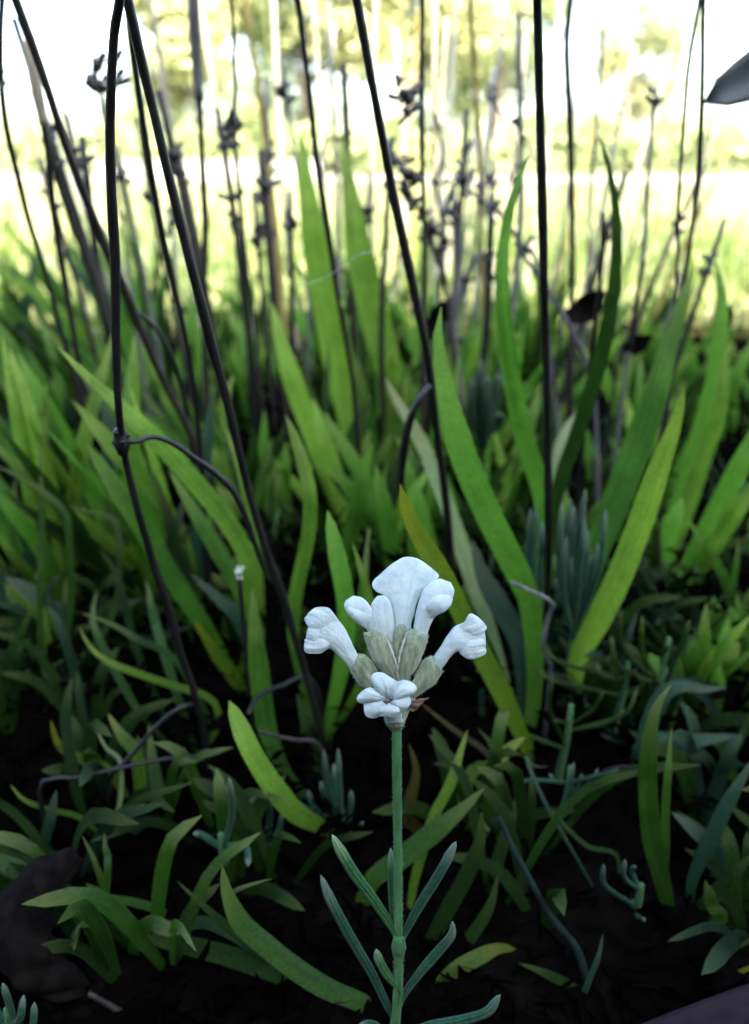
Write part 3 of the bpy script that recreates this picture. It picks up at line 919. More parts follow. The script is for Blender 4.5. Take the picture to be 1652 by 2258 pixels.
# dim small shoots covering the shaded soil
rng = random.Random(33)
for i in range(34):
    Y = rng.uniform(.15, .34)
    pxx = rng.choice([rng.uniform(-60, 520), rng.uniform(1180, 1720), rng.uniform(1250, 1720), rng.uniform(300, 1300)])
    x = (pxx - 826) / FPX * math.hypot(Y, CAM_H) * 0.97
    hh = rng.uniform(.008, .026) * (1 if Y < .2 else 1.4)
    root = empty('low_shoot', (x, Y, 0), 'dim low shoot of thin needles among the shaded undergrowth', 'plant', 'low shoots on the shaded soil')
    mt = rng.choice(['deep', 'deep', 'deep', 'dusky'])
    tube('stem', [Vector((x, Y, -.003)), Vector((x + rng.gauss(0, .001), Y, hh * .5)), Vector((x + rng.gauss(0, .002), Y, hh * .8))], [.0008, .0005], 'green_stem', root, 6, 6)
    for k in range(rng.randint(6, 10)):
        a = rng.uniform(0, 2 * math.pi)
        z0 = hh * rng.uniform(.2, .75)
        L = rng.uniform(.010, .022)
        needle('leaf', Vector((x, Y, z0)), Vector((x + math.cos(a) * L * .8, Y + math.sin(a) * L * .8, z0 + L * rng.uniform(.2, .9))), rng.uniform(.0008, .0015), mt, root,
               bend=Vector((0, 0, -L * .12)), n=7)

# ------------------------------------------------------------------ dead stalks
def stalk(label, px, w, Y0, Y1, mat, ground_to=True, group=None, parent=None, name='dead_stalk', nodes=(), square=0.08, cat='stalk', gx=None):
    """px: pixels from top to bottom; goes on down to the soil."""
    n = len(px)
    pts = [at(x, y, Y0 + (Y1 - Y0) * i / (n - 1)) for i, (x, y) in enumerate(px)]
    rad = to_mm(w, pts[n // 2]) / 2 * .84
    if ground_to and pts[-1].z > 0.002:
        d = (pts[-1] - pts[-2])
        if d.z < -1e-4:
            k = min(pts[-1].z / -d.z, 4)
            g = pts[-1] + Vector((d.x * k * .7, d.y * k * .3, 0))
        else:
            g = pts[-1].copy()
        g.z = -0.004
        pts += [pts[-1].lerp(g, .5), g]
    elif ground_to:
        pts[-1].z = min(pts[-1].z, -0.003)
    root = empty(name, Vector((pts[-1].x, pts[-1].y, max(pts[-1].z, 0))), label, cat, group)
    rk = random.Random(len(label) * 7 + n)
    rl = [rad * (.92 + .18 * k / 17) * (1 + rk.uniform(-.07, .07) + (.22 if k in (5, 11) and rad > .0005 else 0)) for k in range(18)]
    tube('stem', pts, rl, mat, root, max(40, 9 * len(pts)), 12, square=square, wob=.03)
    return root, pts, rad

def whorl(root, p, r, mat='seed_head', n=9, up=1.0):
    """Dried lavender whorl: little shut calyces round the stalk, one part."""
    rg = random.Random(int(p.x * 1e5) + n)
    verts, faces = [], []
    for k in range(n):
        a = 2 * math.pi * k / n + rg.uniform(-.3, .3)
        d = Vector((math.cos(a), math.sin(a), rg.uniform(.3, 1.1) * up)).normalized()
        L = r * rg.uniform(.5, 1.35)
        o_ = p + Vector((0, 0, r * rg.uniform(-.9, .9)))
        u = d.orthogonal().normalized(); v = d.cross(u)
        prof = ((0.0, .12), (.3, .24), (.7, .26), (1.0, .20), (1.02, .08))
        b = len(verts)
        for t, q in prof:
            for j in range(6):
                an = j * math.pi / 3
                verts.append(o_ + d * (L * t) + (u * math.cos(an) + v * math.sin(an)) * (r * q * (1.0 if t < .9 else rg.uniform(.7, 1.3))))
        for i in range(len(prof) - 1):
            for j in range(6):
                faces.append((b + i * 6 + j, b + i * 6 + (j + 1) % 6, b + (i + 1) * 6 + (j + 1) % 6, b + (i + 1) * 6 + j))
        faces.append(tuple(b + j for j in range(5, -1, -1)))
        faces.append(tuple(b + (len(prof) - 1) * 6 + j for j in range(6)))
    return mesh_obj('dried_whorl', verts, faces, mat, root)

# D1 jointed stalk with its bowed side shoot
r1, p1, _ = stalk('black jointed stalk with a knotted node and a bowed side shoot',
    [(270, -90), (264, 0), (252, 75), (245, 200), (243, 310), (247, 450), (254, 575), (256, 748), (260, 873), (268, 957), (280, 1027), (305, 1127), (340, 1247), (372, 1342), (400, 1447), (420, 1500), (437, 1560), (452, 1630), (456, 1700)],
    20, .110, .138, 'dead_black')
nd_p = at(268, 972, .1245)
tube('node', [nd_p + Vector((0, 0, .0022)), nd_p, nd_p - Vector((0, 0, .0024))], [.0008, .0014, .0009], 'dead_black', r1, 8, 10, wob=.15)
whorl(r1, nd_p + Vector((0, -.0003, 0)), .0016, 'dead_black', 6)
sh = [(282, 998), (300, 975), (322, 966), (350, 965), (390, 982), (425, 1008), (475, 1043), (515, 1084), (545, 1147), (570, 1222), (592, 1275)]
pts = [at(x, y, .1235 + .012 * i / 10) for i, (x, y) in enumerate(sh)]
pts[0] = nd_p
tube('side_shoot', pts, [.0004, .0006, .0006, .0005, .0004], 'dead_black', r1, 44, 8, wob=.06)

stalk('thick black stalk leaning away from the jointed stalk, crossing behind its side shoot',
    [(262, -90), (282, 0), (310, 125), (340, 250), (375, 400), (410, 540), (445, 675), (463, 748), (495, 862), (525, 987), (555, 1107), (590, 1222), (630, 1335), (675, 1490), (715, 1640)],
    23, .122, .145, 'dead_black')
stalk('thin black stalk close alongside the thick leaning stalk',
    [(280, 0), (293, 110), (320, 300), (350, 475), (380, 610), (410, 748), (430, 870), (442, 1000), (450, 1100)], 14, .155, .185, 'dead_black')
stalk('slate grey stalk slanting across behind the jointed stalk',
    [(5, -80), (35, 0), (95, 165), (145, 320), (190, 440), (235, 550), (280, 650), (320, 748), (360, 840), (400, 915), (440, 1010)], 21, .165, .20, 'dead_brown')
stalk('short curved black twig arching down beside the slate grey stalk',
    [(305, 690), (345, 725), (380, 790), (405, 870), (420, 960)], 12, .19, .20, 'dead_black')
r5, p5, _ = stalk('thin dark stalk with a side bud at the open left edge',
    [(8, -40), (2, 60), (3, 180), (15, 285), (40, 390), (65, 490), (100, 600), (140, 748), (170, 860)], 14, .20, .24, 'dead_brown')
whorl(r5, p5[2], .0022, n=6)
r6, p6, _ = stalk('dark stalk under a pale split straw at the left',
    [(62, 130), (80, 215), (100, 300), (112, 400), (120, 480), (135, 575), (165, 748), (180, 850)], 16, .20, .23, 'dead_brown')
tube('split_straw', [at(60, 90, .199), at(82, 200, .199), at(98, 278, .200)], [.0012, .0014, .0011], 'straw', r6, 10, 8)
stalk('dark thin stalk rising beside the pale split straw',
    [(104, 300), (125, 390), (150, 465), (190, 575), (235, 715), (260, 800)], 12, .21, .24, 'dead_brown')
r8, p8, _ = stalk('thin greenish stalk with a lumpy dried whorl against the white sky',
    [(190, -40), (198, 40), (215, 175), (235, 290), (255, 420), (280, 560)], 9, .28, .30, 'dead_grey')
whorl(r8, p8[2], .0050, n=10)
whorl(r8, p8[2] + Vector((.006, 0, .001)), .0045, n=8)
r9, p9, _ = stalk('dark stalk whose upper half is bleached pale grey',
    [(440, 215), (447, 375), (453, 500), (450, 650), (452, 760)], 17, .26, .27, 'dead_brown')
tube('bleached_top', [at(425, -30, .256), at(431, 100, .258), at(440, 222, .260)], [.0016, .0017, .0014], 'dead_grey', r9, 10, 8)
r10, p10, _ = stalk('thin stalk with dark dried buds halfway up behind the thick leaning stalk',
    [(508, -30), (514, 60), (519, 180), (518, 300), (530, 450), (545, 600), (560, 700)], 11, .25, .27, 'dead_brown')
whorl(r10, at(510, 270, .255), .0038, n=8); whorl(r10, at(506, 310, .255), .0030, n=7)
stalk('slim dark stalk in front of the tall lime pair',
    [(645, -40), (657, 0), (680, 180), (700, 360), (725, 520), (745, 650), (765, 760), (780, 860)], 15, .20, .23, 'dead_black')
r12, p12, _ = stalk('long black stalk slanting down just behind the white flower',
    [(770, -60), (787, 0), (820, 180), (845, 310), (870, 440), (900, 580), (930, 720), (945, 800), (957, 900), (970, 1000), (983, 1100), (992, 1200), (1000, 1320)], 21, .145, .175, 'dead_black')
tube('broken_shoot', [at(948, 850, .1625), at(925, 880, .160), at(903, 930, .160), (at(890, 1000, .162)), at(885, 1065, .164)], [.0006, .0010, .0009, .0009, .0007], 'dead_black', r12, 16, 8, wob=.08)
r13, p13, _ = stalk('upright dark stalk with a dried forked whorl on its shaded side',
    [(932, -40), (931, 60), (930, 200), (931, 330), (934, 430), (936, 560)], 15, .235, .245, 'dead_brown')
whorl(r13, at(905, 235, .236), .0042, n=8)
tube('fork', [at(931, 230, .237), at(905, 245, .236), at(880, 275, .236)], [.0007, .0008, .0006], 'seed_head', r13, 8, 6)
whorl(r13, at(880, 205, .236), .0030, n=6)
whorl(r13, at(905, 400, .24), .0040, n=9); whorl(r13, at(900, 440, .24), .0034, n=8)
stalk('yellowed straw stalk turning brown halfway', [(1034, -40), (1040, 60), (1050, 200), (1058, 350), (1060, 480), (1065, 640)], 13, .33, .36, 'straw_yellow')
stalk('straight black stalk standing between the two tall dark blades',
    [(1184, -60), (1185, 0), (1190, 200), (1196, 450), (1201, 650), (1206, 850), (1209, 1050), (1210, 1200), (1207, 1300)], 22, .140, .172, 'dead_black', square=.1)
stalk('grey brown stalk fading into straw right of the straight black stalk',
    [(1262, -40), (1250, 100), (1256, 250), (1260, 370), (1262, 500), (1262, 640)], 17, .27, .29, 'dead_brown')
stalk('faint greenish stalk behind the curved dark blade', [(1338, -40), (1325, 150), (1310, 330), (1302, 480), (1295, 640)], 10, .38, .40, 'dead_grey')
stalk('short black stalk tucked against the curved dark blade', [(1331, 470), (1326, 590), (1312, 720), (1302, 810)], 11, .195, .205, 'dead_black')
stalk('slim dark stalk forming a narrow pair, the straighter one', [(1552, -40), (1550, 60), (1549, 170), (1545, 300), (1535, 430), (1518, 560), (1505, 640)], 12, .19, .20, 'dead_brown')
stalk('slim dark stalk forming a narrow pair, the slanted one', [(1552, -60), (1540, 20), (1518, 150), (1506, 300), (1496, 450), (1491, 640)], 10, .192, .205, 'dead_brown')
r21, p21, _ = stalk('pale stalk crowned by a round seed head against the sky', [(1443, 225), (1433, 350), (1420, 550), (1402, 675), (1388, 760)], 11, .27, .28, 'dead_grey')
whorl(r21, at(1442, 225, .27), .0030, 'dead_grey', n=9)
tube('lower_stem', [at(1418, 560, .2735), at(1402, 675, .2742), at(1386, 775, .275)], [.0007, .0010, .0011], 'dead_black', r21, 10, 8)
r22, p22, _ = stalk('pale grey twig slanting behind the straight black stalk', [(1135, 535), (1180, 600), (1240, 690), (1290, 790), (1310, 830)], 11, .23, .24, 'dead_grey')

# dark dried blade jutting in at the right
fx = at(2350, 700, .20).x
dbl = empty('dried_leaf', (fx, .20, 0), 'broad dark dried leaf jutting out beside the narrow pair of stalks', 'dead leaf')
blade('blade', [Vector((fx, .20, -.003)), at(2330, 800, .200), at(2200, 330, .198), at(2000, 130, .195), at(1800, 115, .193), at(1680, 160, .191), at(1552, 226, .190)], .0170, 'dead_blade', dbl, blunt=.95, n=60, wpeak=.4, keel=.5, solid=True)

# far dry stalks, soft focus
rng = random.Random(5)
SL = 'pale dry grass stalk blurred against the bright lawn'
def far_stalk(pxx, Y, top_py, mat, head):
    a = at(pxx, top_py, Y)
    bx = a.x * rng.uniform(.78, .95)
    pts = [Vector((a.x, Y, a.z)), Vector(((a.x + bx) / 2 + rng.gauss(0, .004), Y, a.z * .5)), Vector((bx, Y, -.004))]
    lab = SL if head == 0 else 'thin dry stalk with dark dried whorls blurred against the lawn'
    root = empty('dry_stalk', (bx, Y, 0), lab, 'stalk', 'blurred straw stalks' if head == 0 else 'blurred stalks with dried whorls')
    r = rng.uniform(.0009, .0019)
    tube('stem', pts, [r * .8, r, r * 1.1], mat, root, 12, 7)
    for k in range(head):
        t = rng.uniform(.1, .55)
        q = pts[0].lerp(pts[1], t)
        whorl(root, q, rng.uniform(.003, .005), n=rng.randint(6, 10))
    return root
for pxx, Y, top in ((720, .48, -60), (735, .52, 60), (325, .40, -40), (345, .55, 120), (430, .5, -60), (540, .42, -20), (600, .55, -40), (690, .62, -40),
                    (830, .55, -50), (870, .6, 60), (960, .5, -60), (985, .58, 40), (1010, .66, -30), (1090, .55, 150), (1120, .48, -50), (1160, .66, 80),
                    (1285, .55, -20), (1400, .5, 100), (1470, .62, 160), (1580, .5, 140), (1620, .56, 300), (150, .5, 250), (210, .45, 260), (60, .5, 260)):
    far_stalk(pxx, Y, top, rng.choice(['straw', 'straw', 'dead_grey', 'straw_yellow']), 0)
for k in range(46):
    far_stalk(rng.uniform(-40, 1700), rng.uniform(.55, 1.15), rng.uniform(-40, 480), rng.choice(['straw', 'dead_grey', 'soft_green', 'soft_green', 'straw_yellow']), 0)
for pxx, Y, top in ((620, .36, 120), (758, .34, 140), (585, .42, 170), (1145, .33, 30), (1030, .38, 240), (1000, .36, 400), (370, .38, 330),
                    (1090, .40, 350), (260, .34, 320), (90, .33, 350), (560, .36, 420)):
    far_stalk(pxx, Y, top, rng.choice(['dead_brown', 'dead_grey', 'dead_brown']), rng.randint(1, 2))

rng = random.Random(41)
for pxx, Y, top in ((30, .30, 40), (75, .27, 200), (120, .33, 160), (180, .30, 300), (225, .36, 210), (300, .32, 260), (350, .30, 200), (395, .36, 330), (480, .33, 240), (505, .40, 380),
                    (575, .33, 330), (640, .30, 420), (815, .36, 380), (865, .31, 300), (1085, .33, 430), (1380, .36, 380), (1545, .33, 380), (1600, .30, 480)):
    far_stalk(pxx, Y, top, rng.choice(['dead_black', 'dead_brown']), rng.choice([1, 1, 2]))

# tangle of dead flower stems between the slanting stalk and the tall dark blades
rng = random.Random(17)
for (px, w, Y, lab) in (
    ([(1042, 305), (1015, 380), (985, 450), (975, 560), (990, 680), (1010, 800)], 13, .30, 'bent dead stem with a dark bud leaning to the slanting stalk'),
    ([(885, 360), (905, 430), (935, 480), (960, 560), (985, 640)], 14, .29, 'crooked dead stem hugging the slanting stalk'),
    ([(1000, 390), (1060, 440), (1110, 480), (1150, 540), (1190, 600)], 11, .28, 'dead stem stretching across to the straight black stalk'),
    ([(1075, 200), (1110, 260), (1135, 320), (1130, 420), (1120, 560)], 9, .40, 'drooping thin dead stem bent over at its top'),
    ([(870, 480), (895, 560), (920, 680), (950, 780)], 12, .33, 'short dead stem in the dim gap behind the slanting stalk'),
    ([(1050, 560), (1020, 640), (1000, 720), (1010, 800)], 12, .31, 'short dead stem curving out of the tangle'),
    ([(960, 250), (975, 330), (965, 420), (978, 520), (970, 640)], 12, .34, 'knotty dead stem in the middle of the tangle')):
    r_, p_, _ = stalk(lab, px, w, Y, Y + .01, rng.choice(['dead_brown', 'dead_brown', 'dead_grey']))
    for k in range(rng.randint(2, 4)):
        t = rng.randrange(0, len(p_) - 2)
        whorl(r_, p_[t].lerp(p_[t + 1], rng.random()), rng.uniform(.0022, .0042), n=rng.randint(5, 8))
for (px, w, Y, lab) in (([(1335, 640), (1290, 690), (1240, 700)], 60, .27, 'crumpled dark dead leaf caught behind the curved dark blade'),
                        ([(1602, 670), (1612, 700), (1600, 735)], 34, .25, 'small black dead leaf beside the right hand blades'),
                        ([(985, 660), (960, 720), (930, 760)], 44, .30, 'crumpled dead leaf at the foot of the tangle'),
                        ([(1440, 740), (1400, 770), (1370, 760)], 40, .28, 'dark dead leaf hanging at the foot of the pale stalk')):
    P_ = [at(x, y, Y) for x, y in px]
    r_ = empty('dead_leaf', (P_[-1].x, Y, 0), lab, 'dead leaf')
    blade('blade', [P_[-1], P_[1] + Vector((0, .004, 0)), P_[0]], to_mm(w, P_[1]), 'dead_leaf', r_, blunt=.4, keel=.6, n=16)
    tube('leaf_stalk', [Vector((P_[-1].x, Y + .004, -.004)), Vector((P_[-1].x, Y + .003, P_[-1].z * .6)), P_[-1]], [.0007, .0005], 'dead_brown', r_, 10, 6)

# low black twigs
def twig(label, px, w, Y0, Y1, mat='dead_black', name='twig'):
    n = len(px)
    pts = [at(x, y, Y0 + (Y1 - Y0) * i / (n - 1)) for i, (x, y) in enumerate(px)]
    pts = [Vector((p.x, p.y, max(p.z, -.004))) for p in pts]
    r = to_mm(w, pts[n // 2]) / 2
    e = pts[-1]
    if e.z > 0.001:
        d = pts[-1] - pts[-2]
        pts.append(Vector((e.x + d.x * .5, e.y + .004, -.004)))
    root = empty(name, (pts[-1].x, pts[-1].y, 0), label, 'twig')
    tube('stem', pts, [r * .7, r, r * 1.05], mat, root, 20, 8, wob=.06)
    return root
twig('black twig sloping from the jointed stalk towards the left soil', [(424, 1552), (395, 1562), (350, 1597), (280, 1677), (240, 1722)], 14, .133, .127)
twig('black twig lying level across the sloping twig', [(452, 1668), (400, 1669), (350, 1676), (250, 1697), (170, 1715), (90, 1732)], 11, .133, .120)
twig('small black hooked twig beside the upright light blade', [(548, 1575), (558, 1550), (580, 1528), (620, 1513), (690, 1502)], 12, .132, .15)
twig('brown twig crossing in front of the upright light blade', [(572, 1612), (600, 1621), (650, 1632), (705, 1646)], 11, .132, .135, 'dead_brown')
twig('pale snapped twig end leaning by the needle cluster', [(1128, 1284), (1170, 1303), (1220, 1328), (1213, 1345), (1200, 1400), (1198, 1440), (1215, 1478)], 11, .146, .152, 'dead_grey')
twig('long dull teal twig slanting down through the black hollow', [(1100, 1802), (1128, 1862), (1158, 1922), (1216, 2022), (1272, 2092), (1298, 2178)], 17, .104, .092, 'dull_twig')
twig('dark bent twig lying under the flat star of needles', [(1330, 1700), (1380, 1690), (1440, 1720)], 9, .125, .12, 'dead_brown')
tw = empty('dead_stalk', at(535, 1500, .155), 'dark stub topped by a tuft of grey fluff', 'stalk')
tw.location.z = 0
q0 = at(527, 1262, .155)
tube('stem', [Vector((q0.x, .157, -.004)), q0.lerp(Vector((q0.x, .157, 0)), .5), q0], [.0007, .0006, .0005], 'dead_black', tw, 12, 8)
whorl(tw, q0 - Vector((0, 0, .0008)), .0013, 'calyx_rib', n=9)

# curled dead leaf, low left
root = empty('dead_leaf', at(90, 2150, .092), 'curled dark brown dead leaf lying on the soil', 'dead leaf')
root.location.z = 0
verts, faces = [], []
cl = [at(172, 1878, .100), at(110, 1930, .096), at(62, 1990, .092), at(48, 2060, .088), at(80, 2120, .086), at(140, 2165, .086), at(195, 2190, .087)]
P = spline(cl, 22)
for i, p in enumerate(P):
    t = i / 21
    wd = .0052 * math.sin(math.pi * min(1, .06 + .9 * t)) ** .7
    tan = (P[min(i + 1, 21)] - P[max(i - 1, 0)]).normalized()
    s = tan.cross((CAMP - p).normalized()).normalized()
    nrm = s.cross(tan)
    for j in range(9):
        u = j / 8 * 2 - 1
        verts.append(p + s * (u * wd * (1 + .12 * math.sin(i * 1.7 + j))) - nrm * (wd * .7 * u * u) + nrm * (.0009 * math.sin(i * 1.3 + j * 1.1)) + mnoise.noise_vector(p * 350 + Vector((u, i * .2, 0)) * 1.5) * .0012)
for i in range(21):
    for j in range(8):
        a = i * 9 + j
        faces.append((a, a + 1, a + 10, a + 9))
o = mesh_obj('blade', verts, faces, 'dead_leaf', root)
sm = o.modifiers.new('thickness', 'SOLIDIFY'); sm.thickness = .0003
ss = o.modifiers.new('smooth', 'SUBSURF'); ss.levels = ss.render_levels = 1
tube('leaf_stalk', [P[-1], P[-1] + Vector((.004, .0, -.004)), Vector((P[-1].x + .006, P[-1].y, -.002))], [.0005, .0006], 'dead_brown', root, 8, 6)

# mauve stone at the lower right corner
sv, sf = [], []
cx, cy, rot = .0545, .0610, R(17)
NU, NV = 28, 12
q = lambda c: math.copysign(abs(c) ** .6, c)
for i in range(NV + 1):
    ph = math.pi * i / NV
    for j in range(NU):
        th = 2 * math.pi * j / NU
        rr = 1 + .04 * math.sin(3 * th + i) + .02 * math.sin(7 * th)
        lx, ly = .031 * q(math.sin(ph)) * q(math.cos(th)) * rr, .020 * q(math.sin(ph)) * q(math.sin(th)) * rr
        sv.append((cx + lx * math.cos(rot) - ly * math.sin(rot), cy + lx * math.sin(rot) + ly * math.cos(rot), .007 + .013 * q(math.cos(ph))))
for i in range(NV):
    for j in range(NU):
        a, b = i * NU + j, i * NU + (j + 1) % NU
        sf.append((a, a + NU, b + NU, b))
so = mesh_obj('stone', sv, sf, 'stone', subsurf=1)
tag(so, 'mauve grey edging stone at the border of the bed', 'stone')
tuft('small_plant', 'yellowish grass blade lying along the mauve stone', 'plant', 1440, .092, [
    ([(1700, 2110), (1640, 2140), (1560, 2180), (1480, 2200), (1430, 2210)], 22, .094, .092, 'yellowing', {'blunt': .2}),
    ([(1700, 2050), (1600, 2100), (1520, 2150), (1450, 2190)], 26, .097, .094, 'deep', {'blunt': .2}),
])

# spider silk between the lime pair and the slanting stalk
sk = tube('spider_silk', [at(652, 628, .21), at(690, 622, .205), at(730, 605, .20), at(765, 578, .19), at(800, 558, .185), at(840, 556, .175), at(905, 540, .158)], [.00008, .00008], 'silk', None, 30, 5)
tag(sk, 'faint pale spider thread sagging between two stalks', 'thread')

# ------------------------------------------------------------------ the white lavender
D0 = 0.1035
def z7(x, y, mm=0.0):
    d = D0 + mm * 0.001
    return atd(635.4 + x * .2851, 1196 + y * .2851, d)

lav_foot = at(878, 2400, .072)
lav = empty('lavender', Vector((lav_foot.x, .072, 0)), 'white flowered lavender in sharp focus on a single downy green stem', 'lavender')

# stem from the soil to the flower head
def z8(x, y):
    return (635.4 + .3394 * x, 1607 + .3394 * y)
def stem_pt(x, y, d):
    a, b = z8(x, y)
    return atd(a, b, d)
sp = [Vector((lav_foot.x, .072, -.004)), stem_pt(690, 2050, .1130), stem_pt(700, 1880, .1115), stem_pt(714, 1680, .1100), stem_pt(719, 1420, .1085),
      stem_pt(714, 1100, .1070), stem_pt(712, 700, .1055), stem_pt(708, 300, .1040), stem_pt(706, 0, D0), z7(845, 1380, .3), z7(850, 1180, .4)]
tube('stem', sp, [.00085, .00082, .0008, .00078, .00075, .0007, .00062, .0006, .0006, .00062, .0007], 'green_stem', lav, 70, 14, square=.13)
nod = stem_pt(719, 1415, .1085)
tube('node', [nod + Vector((0, -.0002, .0022)), nod + Vector((0, -.0002, .0006)), nod - Vector((0, .0000, .0008)), nod - Vector((0, 0, .0018))], [.00075, .00105, .00098, .00078], 'green_stem', lav, 10, 14)

def zleaf(pts, w, d0, d1, mat, keel=-.2):
    n = len(pts)
    P = [stem_pt(x, y, d0 + (d1 - d0) * i / (n - 1)) for i, (x, y) in enumerate(pts)]
    wm = w * .3394 / FPX * .108
    return blade('leaf', P, wm, mat, lav, blunt=.85, thick=wm * .45, keel=keel, base_w=.55, n=30, wpeak=.6, solid=True)
zleaf([(712, 1390), (690, 1310), (545, 1095), (432, 945), (345, 800), (286, 688)], 78, .1083, .1062, 'downy_green')
zleaf([(722, 1400), (765, 1310), (855, 1145), (962, 975), (1034, 850), (1092, 732)], 72, .1083, .1060, 'downy')
zleaf([(708, 1390), (680, 1200), (671, 1000), (667, 775)], 52, .1095, .1075, 'downy_green')
zleaf([(690, 1880), (640, 1790), (545, 1590), (400, 1345), (272, 1100), (212, 950)], 74, .1118, .1085, 'downy')
zleaf([(705, 1850), (745, 1740), (855, 1585), (985, 1435), (1062, 1340), (1068, 1250)], 66, .1118, .1075, 'downy')
zleaf([(716, 1780), (722, 1690), (645, 1600), (592, 1505), (572, 1432)], 66, .1104, .1075, 'downy_green')
zleaf([(700, 2010), (900, 1935), (1120, 1895), (1290, 1840), (1378, 1728)], 70, .1130, .1060, 'downy')
zleaf([(690, 2030), (600, 1960), (520, 1925), (440, 1960)], 70, .1130, .1080, 'downy')

# fuzz on the stem
hv, hf = [], []
rng = random.Random(77)
PS = spline(sp[3:9], 200)
for i in range(900):
    k = rng.randrange(1, 199)
    p = PS[k]
    t_ = (PS[k + 1 if k < 199 else k] - PS[k - 1]).normalized()
    u = t_.orthogonal().normalized()
    d = Quaternion(t_, rng.uniform(0, 6.28)) @ u
    r0 = .00058 + .00014 * (1 - k / 199)
    a = p + d * r0 + t_ * rng.uniform(-.0002, .0002)
    L = rng.uniform(.00012, .00030)
    s = t_.cross(d) * .00003
    b = len(hv)
    hv += [a - s, a + s, a + d * L + t_ * L * .6]
    hf.append((b, b + 1, b + 2))
h_ = mesh_obj('fuzz', hv, hf, 'hair', lav)
h_['kind'] = 'stuff'

def loft(name, rows, mat, parent, ridges=0, ridge_amp=0.0, n_out=16, subsurf=1, ruffle=0.0, seed=0, grit=1.0):
    """rows: (Lx, Ly, Rx, Ry, mm, thick mm, sag px, bow mm). Closed solid through oval sections."""
    rg = random.Random(seed)
    rows = [tuple(r) + (0,) * (8 - len(r)) for r in rows]
    RR = []
    m = len(rows)
    steps = max(16, m * 5)
    # smooth in parameter (not arc length)
    for k in range(steps):
        f = k / (steps - 1) * (m - 1)
        i = min(int(f), m - 2); t = f - i
        a = rows[max(i - 1, 0)]; b = rows[i]; c = rows[i + 1]; d = rows[min(i + 2, m - 1)]
        RR.append([0.5 * (2 * b[q] + (c[q] - a[q]) * t + (2 * a[q] - 5 * b[q] + 4 * c[q] - d[q]) * t * t + (3 * b[q] - a[q] - 3 * c[q] + d[q]) * t ** 3) for q in range(8)])
    verts, faces = [], []
    H = 14
    ac = []
    ss = [math.cos(math.pi - math.pi * j / H) for j in range(H + 1)]
    ring = 2 * H
    ph = rg.uniform(0, 6)
    for k, (lx, ly, rx, ry, mm, th, sag, bow) in enumerate(RR):
        th = max(th, .12)
        wx, wy = rx - lx, ry - ly
        L = math.hypot(wx, wy) + 1e-6
        nx, ny = wy / L, -wx / L          # 'forward' of the row: up when L is left of R
        tk = k / (steps - 1)
        def point(s, side):
            q = 1 - s * s
            x = lx + wx * (s + 1) / 2 + nx * sag * q
            y = ly + wy * (s + 1) / 2 + ny * sag * q
            if ruffle:
                e = ruffle * tk * tk * math.sin(ph + 5.5 * s + 2.0 * tk)
                x += nx * e * 12; y += ny * e * 12
            z = mm + bow * s * s + side * th / 2 * math.sqrt(max(0, 1 - s * s * .995))
            if ridges:
                z -= ridge_amp * math.cos(s * math.pi * ridges / 2 + .6) * q * (1 if side < 0 else .5)
            if ruffle:
                z += ruffle * tk * math.sin(ph + 7 * s)
            v = z7(x, y, z)
            q1 = mnoise.noise_vector(v * 1000 + Vector((seed * 3.1, 0, 0)))
            q2 = mnoise.noise_vector(v * 2900 + Vector((0, seed * 1.7, 0)))
            return v + (q1 * .00009 + q2 * .00002) * grit
        for s in ss:
            verts.append(point(s, -1)); ac.append(s)
        for s in reversed(ss[1:-1]):
            verts.append(point(s, 1)); ac.append(s)
    for k in range(steps - 1):
        for j in range(ring):
            a, b = k * ring + j, k * ring + (j + 1) % ring
            faces.append((a, b, b + ring, a + ring))
    for base, rev in ((0, True), ((steps - 1) * ring, False)):
        idx = [base + j for j in range(ring)]
        # bridge the end: quads across
        top = [base + j for j in range(H + 1)]
        bot = [base] + [base + ring - j for j in range(1, H)] + [base + H]
        for j in range(H):
            q = [top[j], top[j + 1], bot[j + 1], bot[j]]
            q = list(dict.fromkeys(q))
            faces.append(tuple(q if rev else reversed(q)))
    return mesh_obj(name, verts, faces, mat, parent, {'across': ac}, subsurf=subsurf)

# flower 1: the tall one seen from behind, fan-like upper lip
f1 = loft('flower', [(826, 760, 950, 760, 1.0, 1.5), (818, 640, 955, 640, 1.0, 1.5), (800, 540, 980, 530, 1.1, 1.4), (778, 470, 1002, 460, 1.2, 1.2, 0, .2),
    (738, 412, 1045, 385, 1.3, .9, 5, .4), (676, 378, 1105, 325, 1.4, .6, 20, .7), (650, 325, 1158, 282, 1.6, .45, 55, .9), (672, 282, 1170, 260, 1.9, .4, 95, 1.0),
    (720, 240, 1135, 222, 2.3, .35, 105, 1.0), (775, 200, 1080, 180, 2.7, .3, 80, .9), (830, 160, 1010, 150, 2.9, .25, 42, .6)], 'petal', lav, 7, .12, ruffle=.20, seed=1)
f1['label'] = 'open white flower with a wide fan shaped lip'
loft('petal', [(690, 790, 830, 780, .4, 1.3), (640, 640, 826, 640, .2, 1.4), (628, 560, 816, 560, .2, 1.3), (640, 492, 798, 482, .2, 1.1), (664, 446, 772, 436, .3, .8), (692, 416, 738, 409, .4, .4)],
     'petal', f1, 6, .10, seed=2)
loft('petal', [(640, 720, 760, 700, .5, 1.1), (588, 660, 690, 600, .3, 1.3), (520, 612, 650, 515, .1, 1.5), (462, 555, 612, 462, .0, 1.5), (432, 495, 560, 424, .1, 1.2), (446, 450, 505, 414, .3, .5)],
     'petal', f1, 0, 0, seed=3)
loft('petal', [(600, 665, 640, 560, -.4, .6), (548, 628, 575, 540, -.7, 1.0), (490, 580, 520, 512, -.8, 1.0), (447, 530, 468, 498, -.6, .5)], 'petal', f1, 0, 0, seed=4)
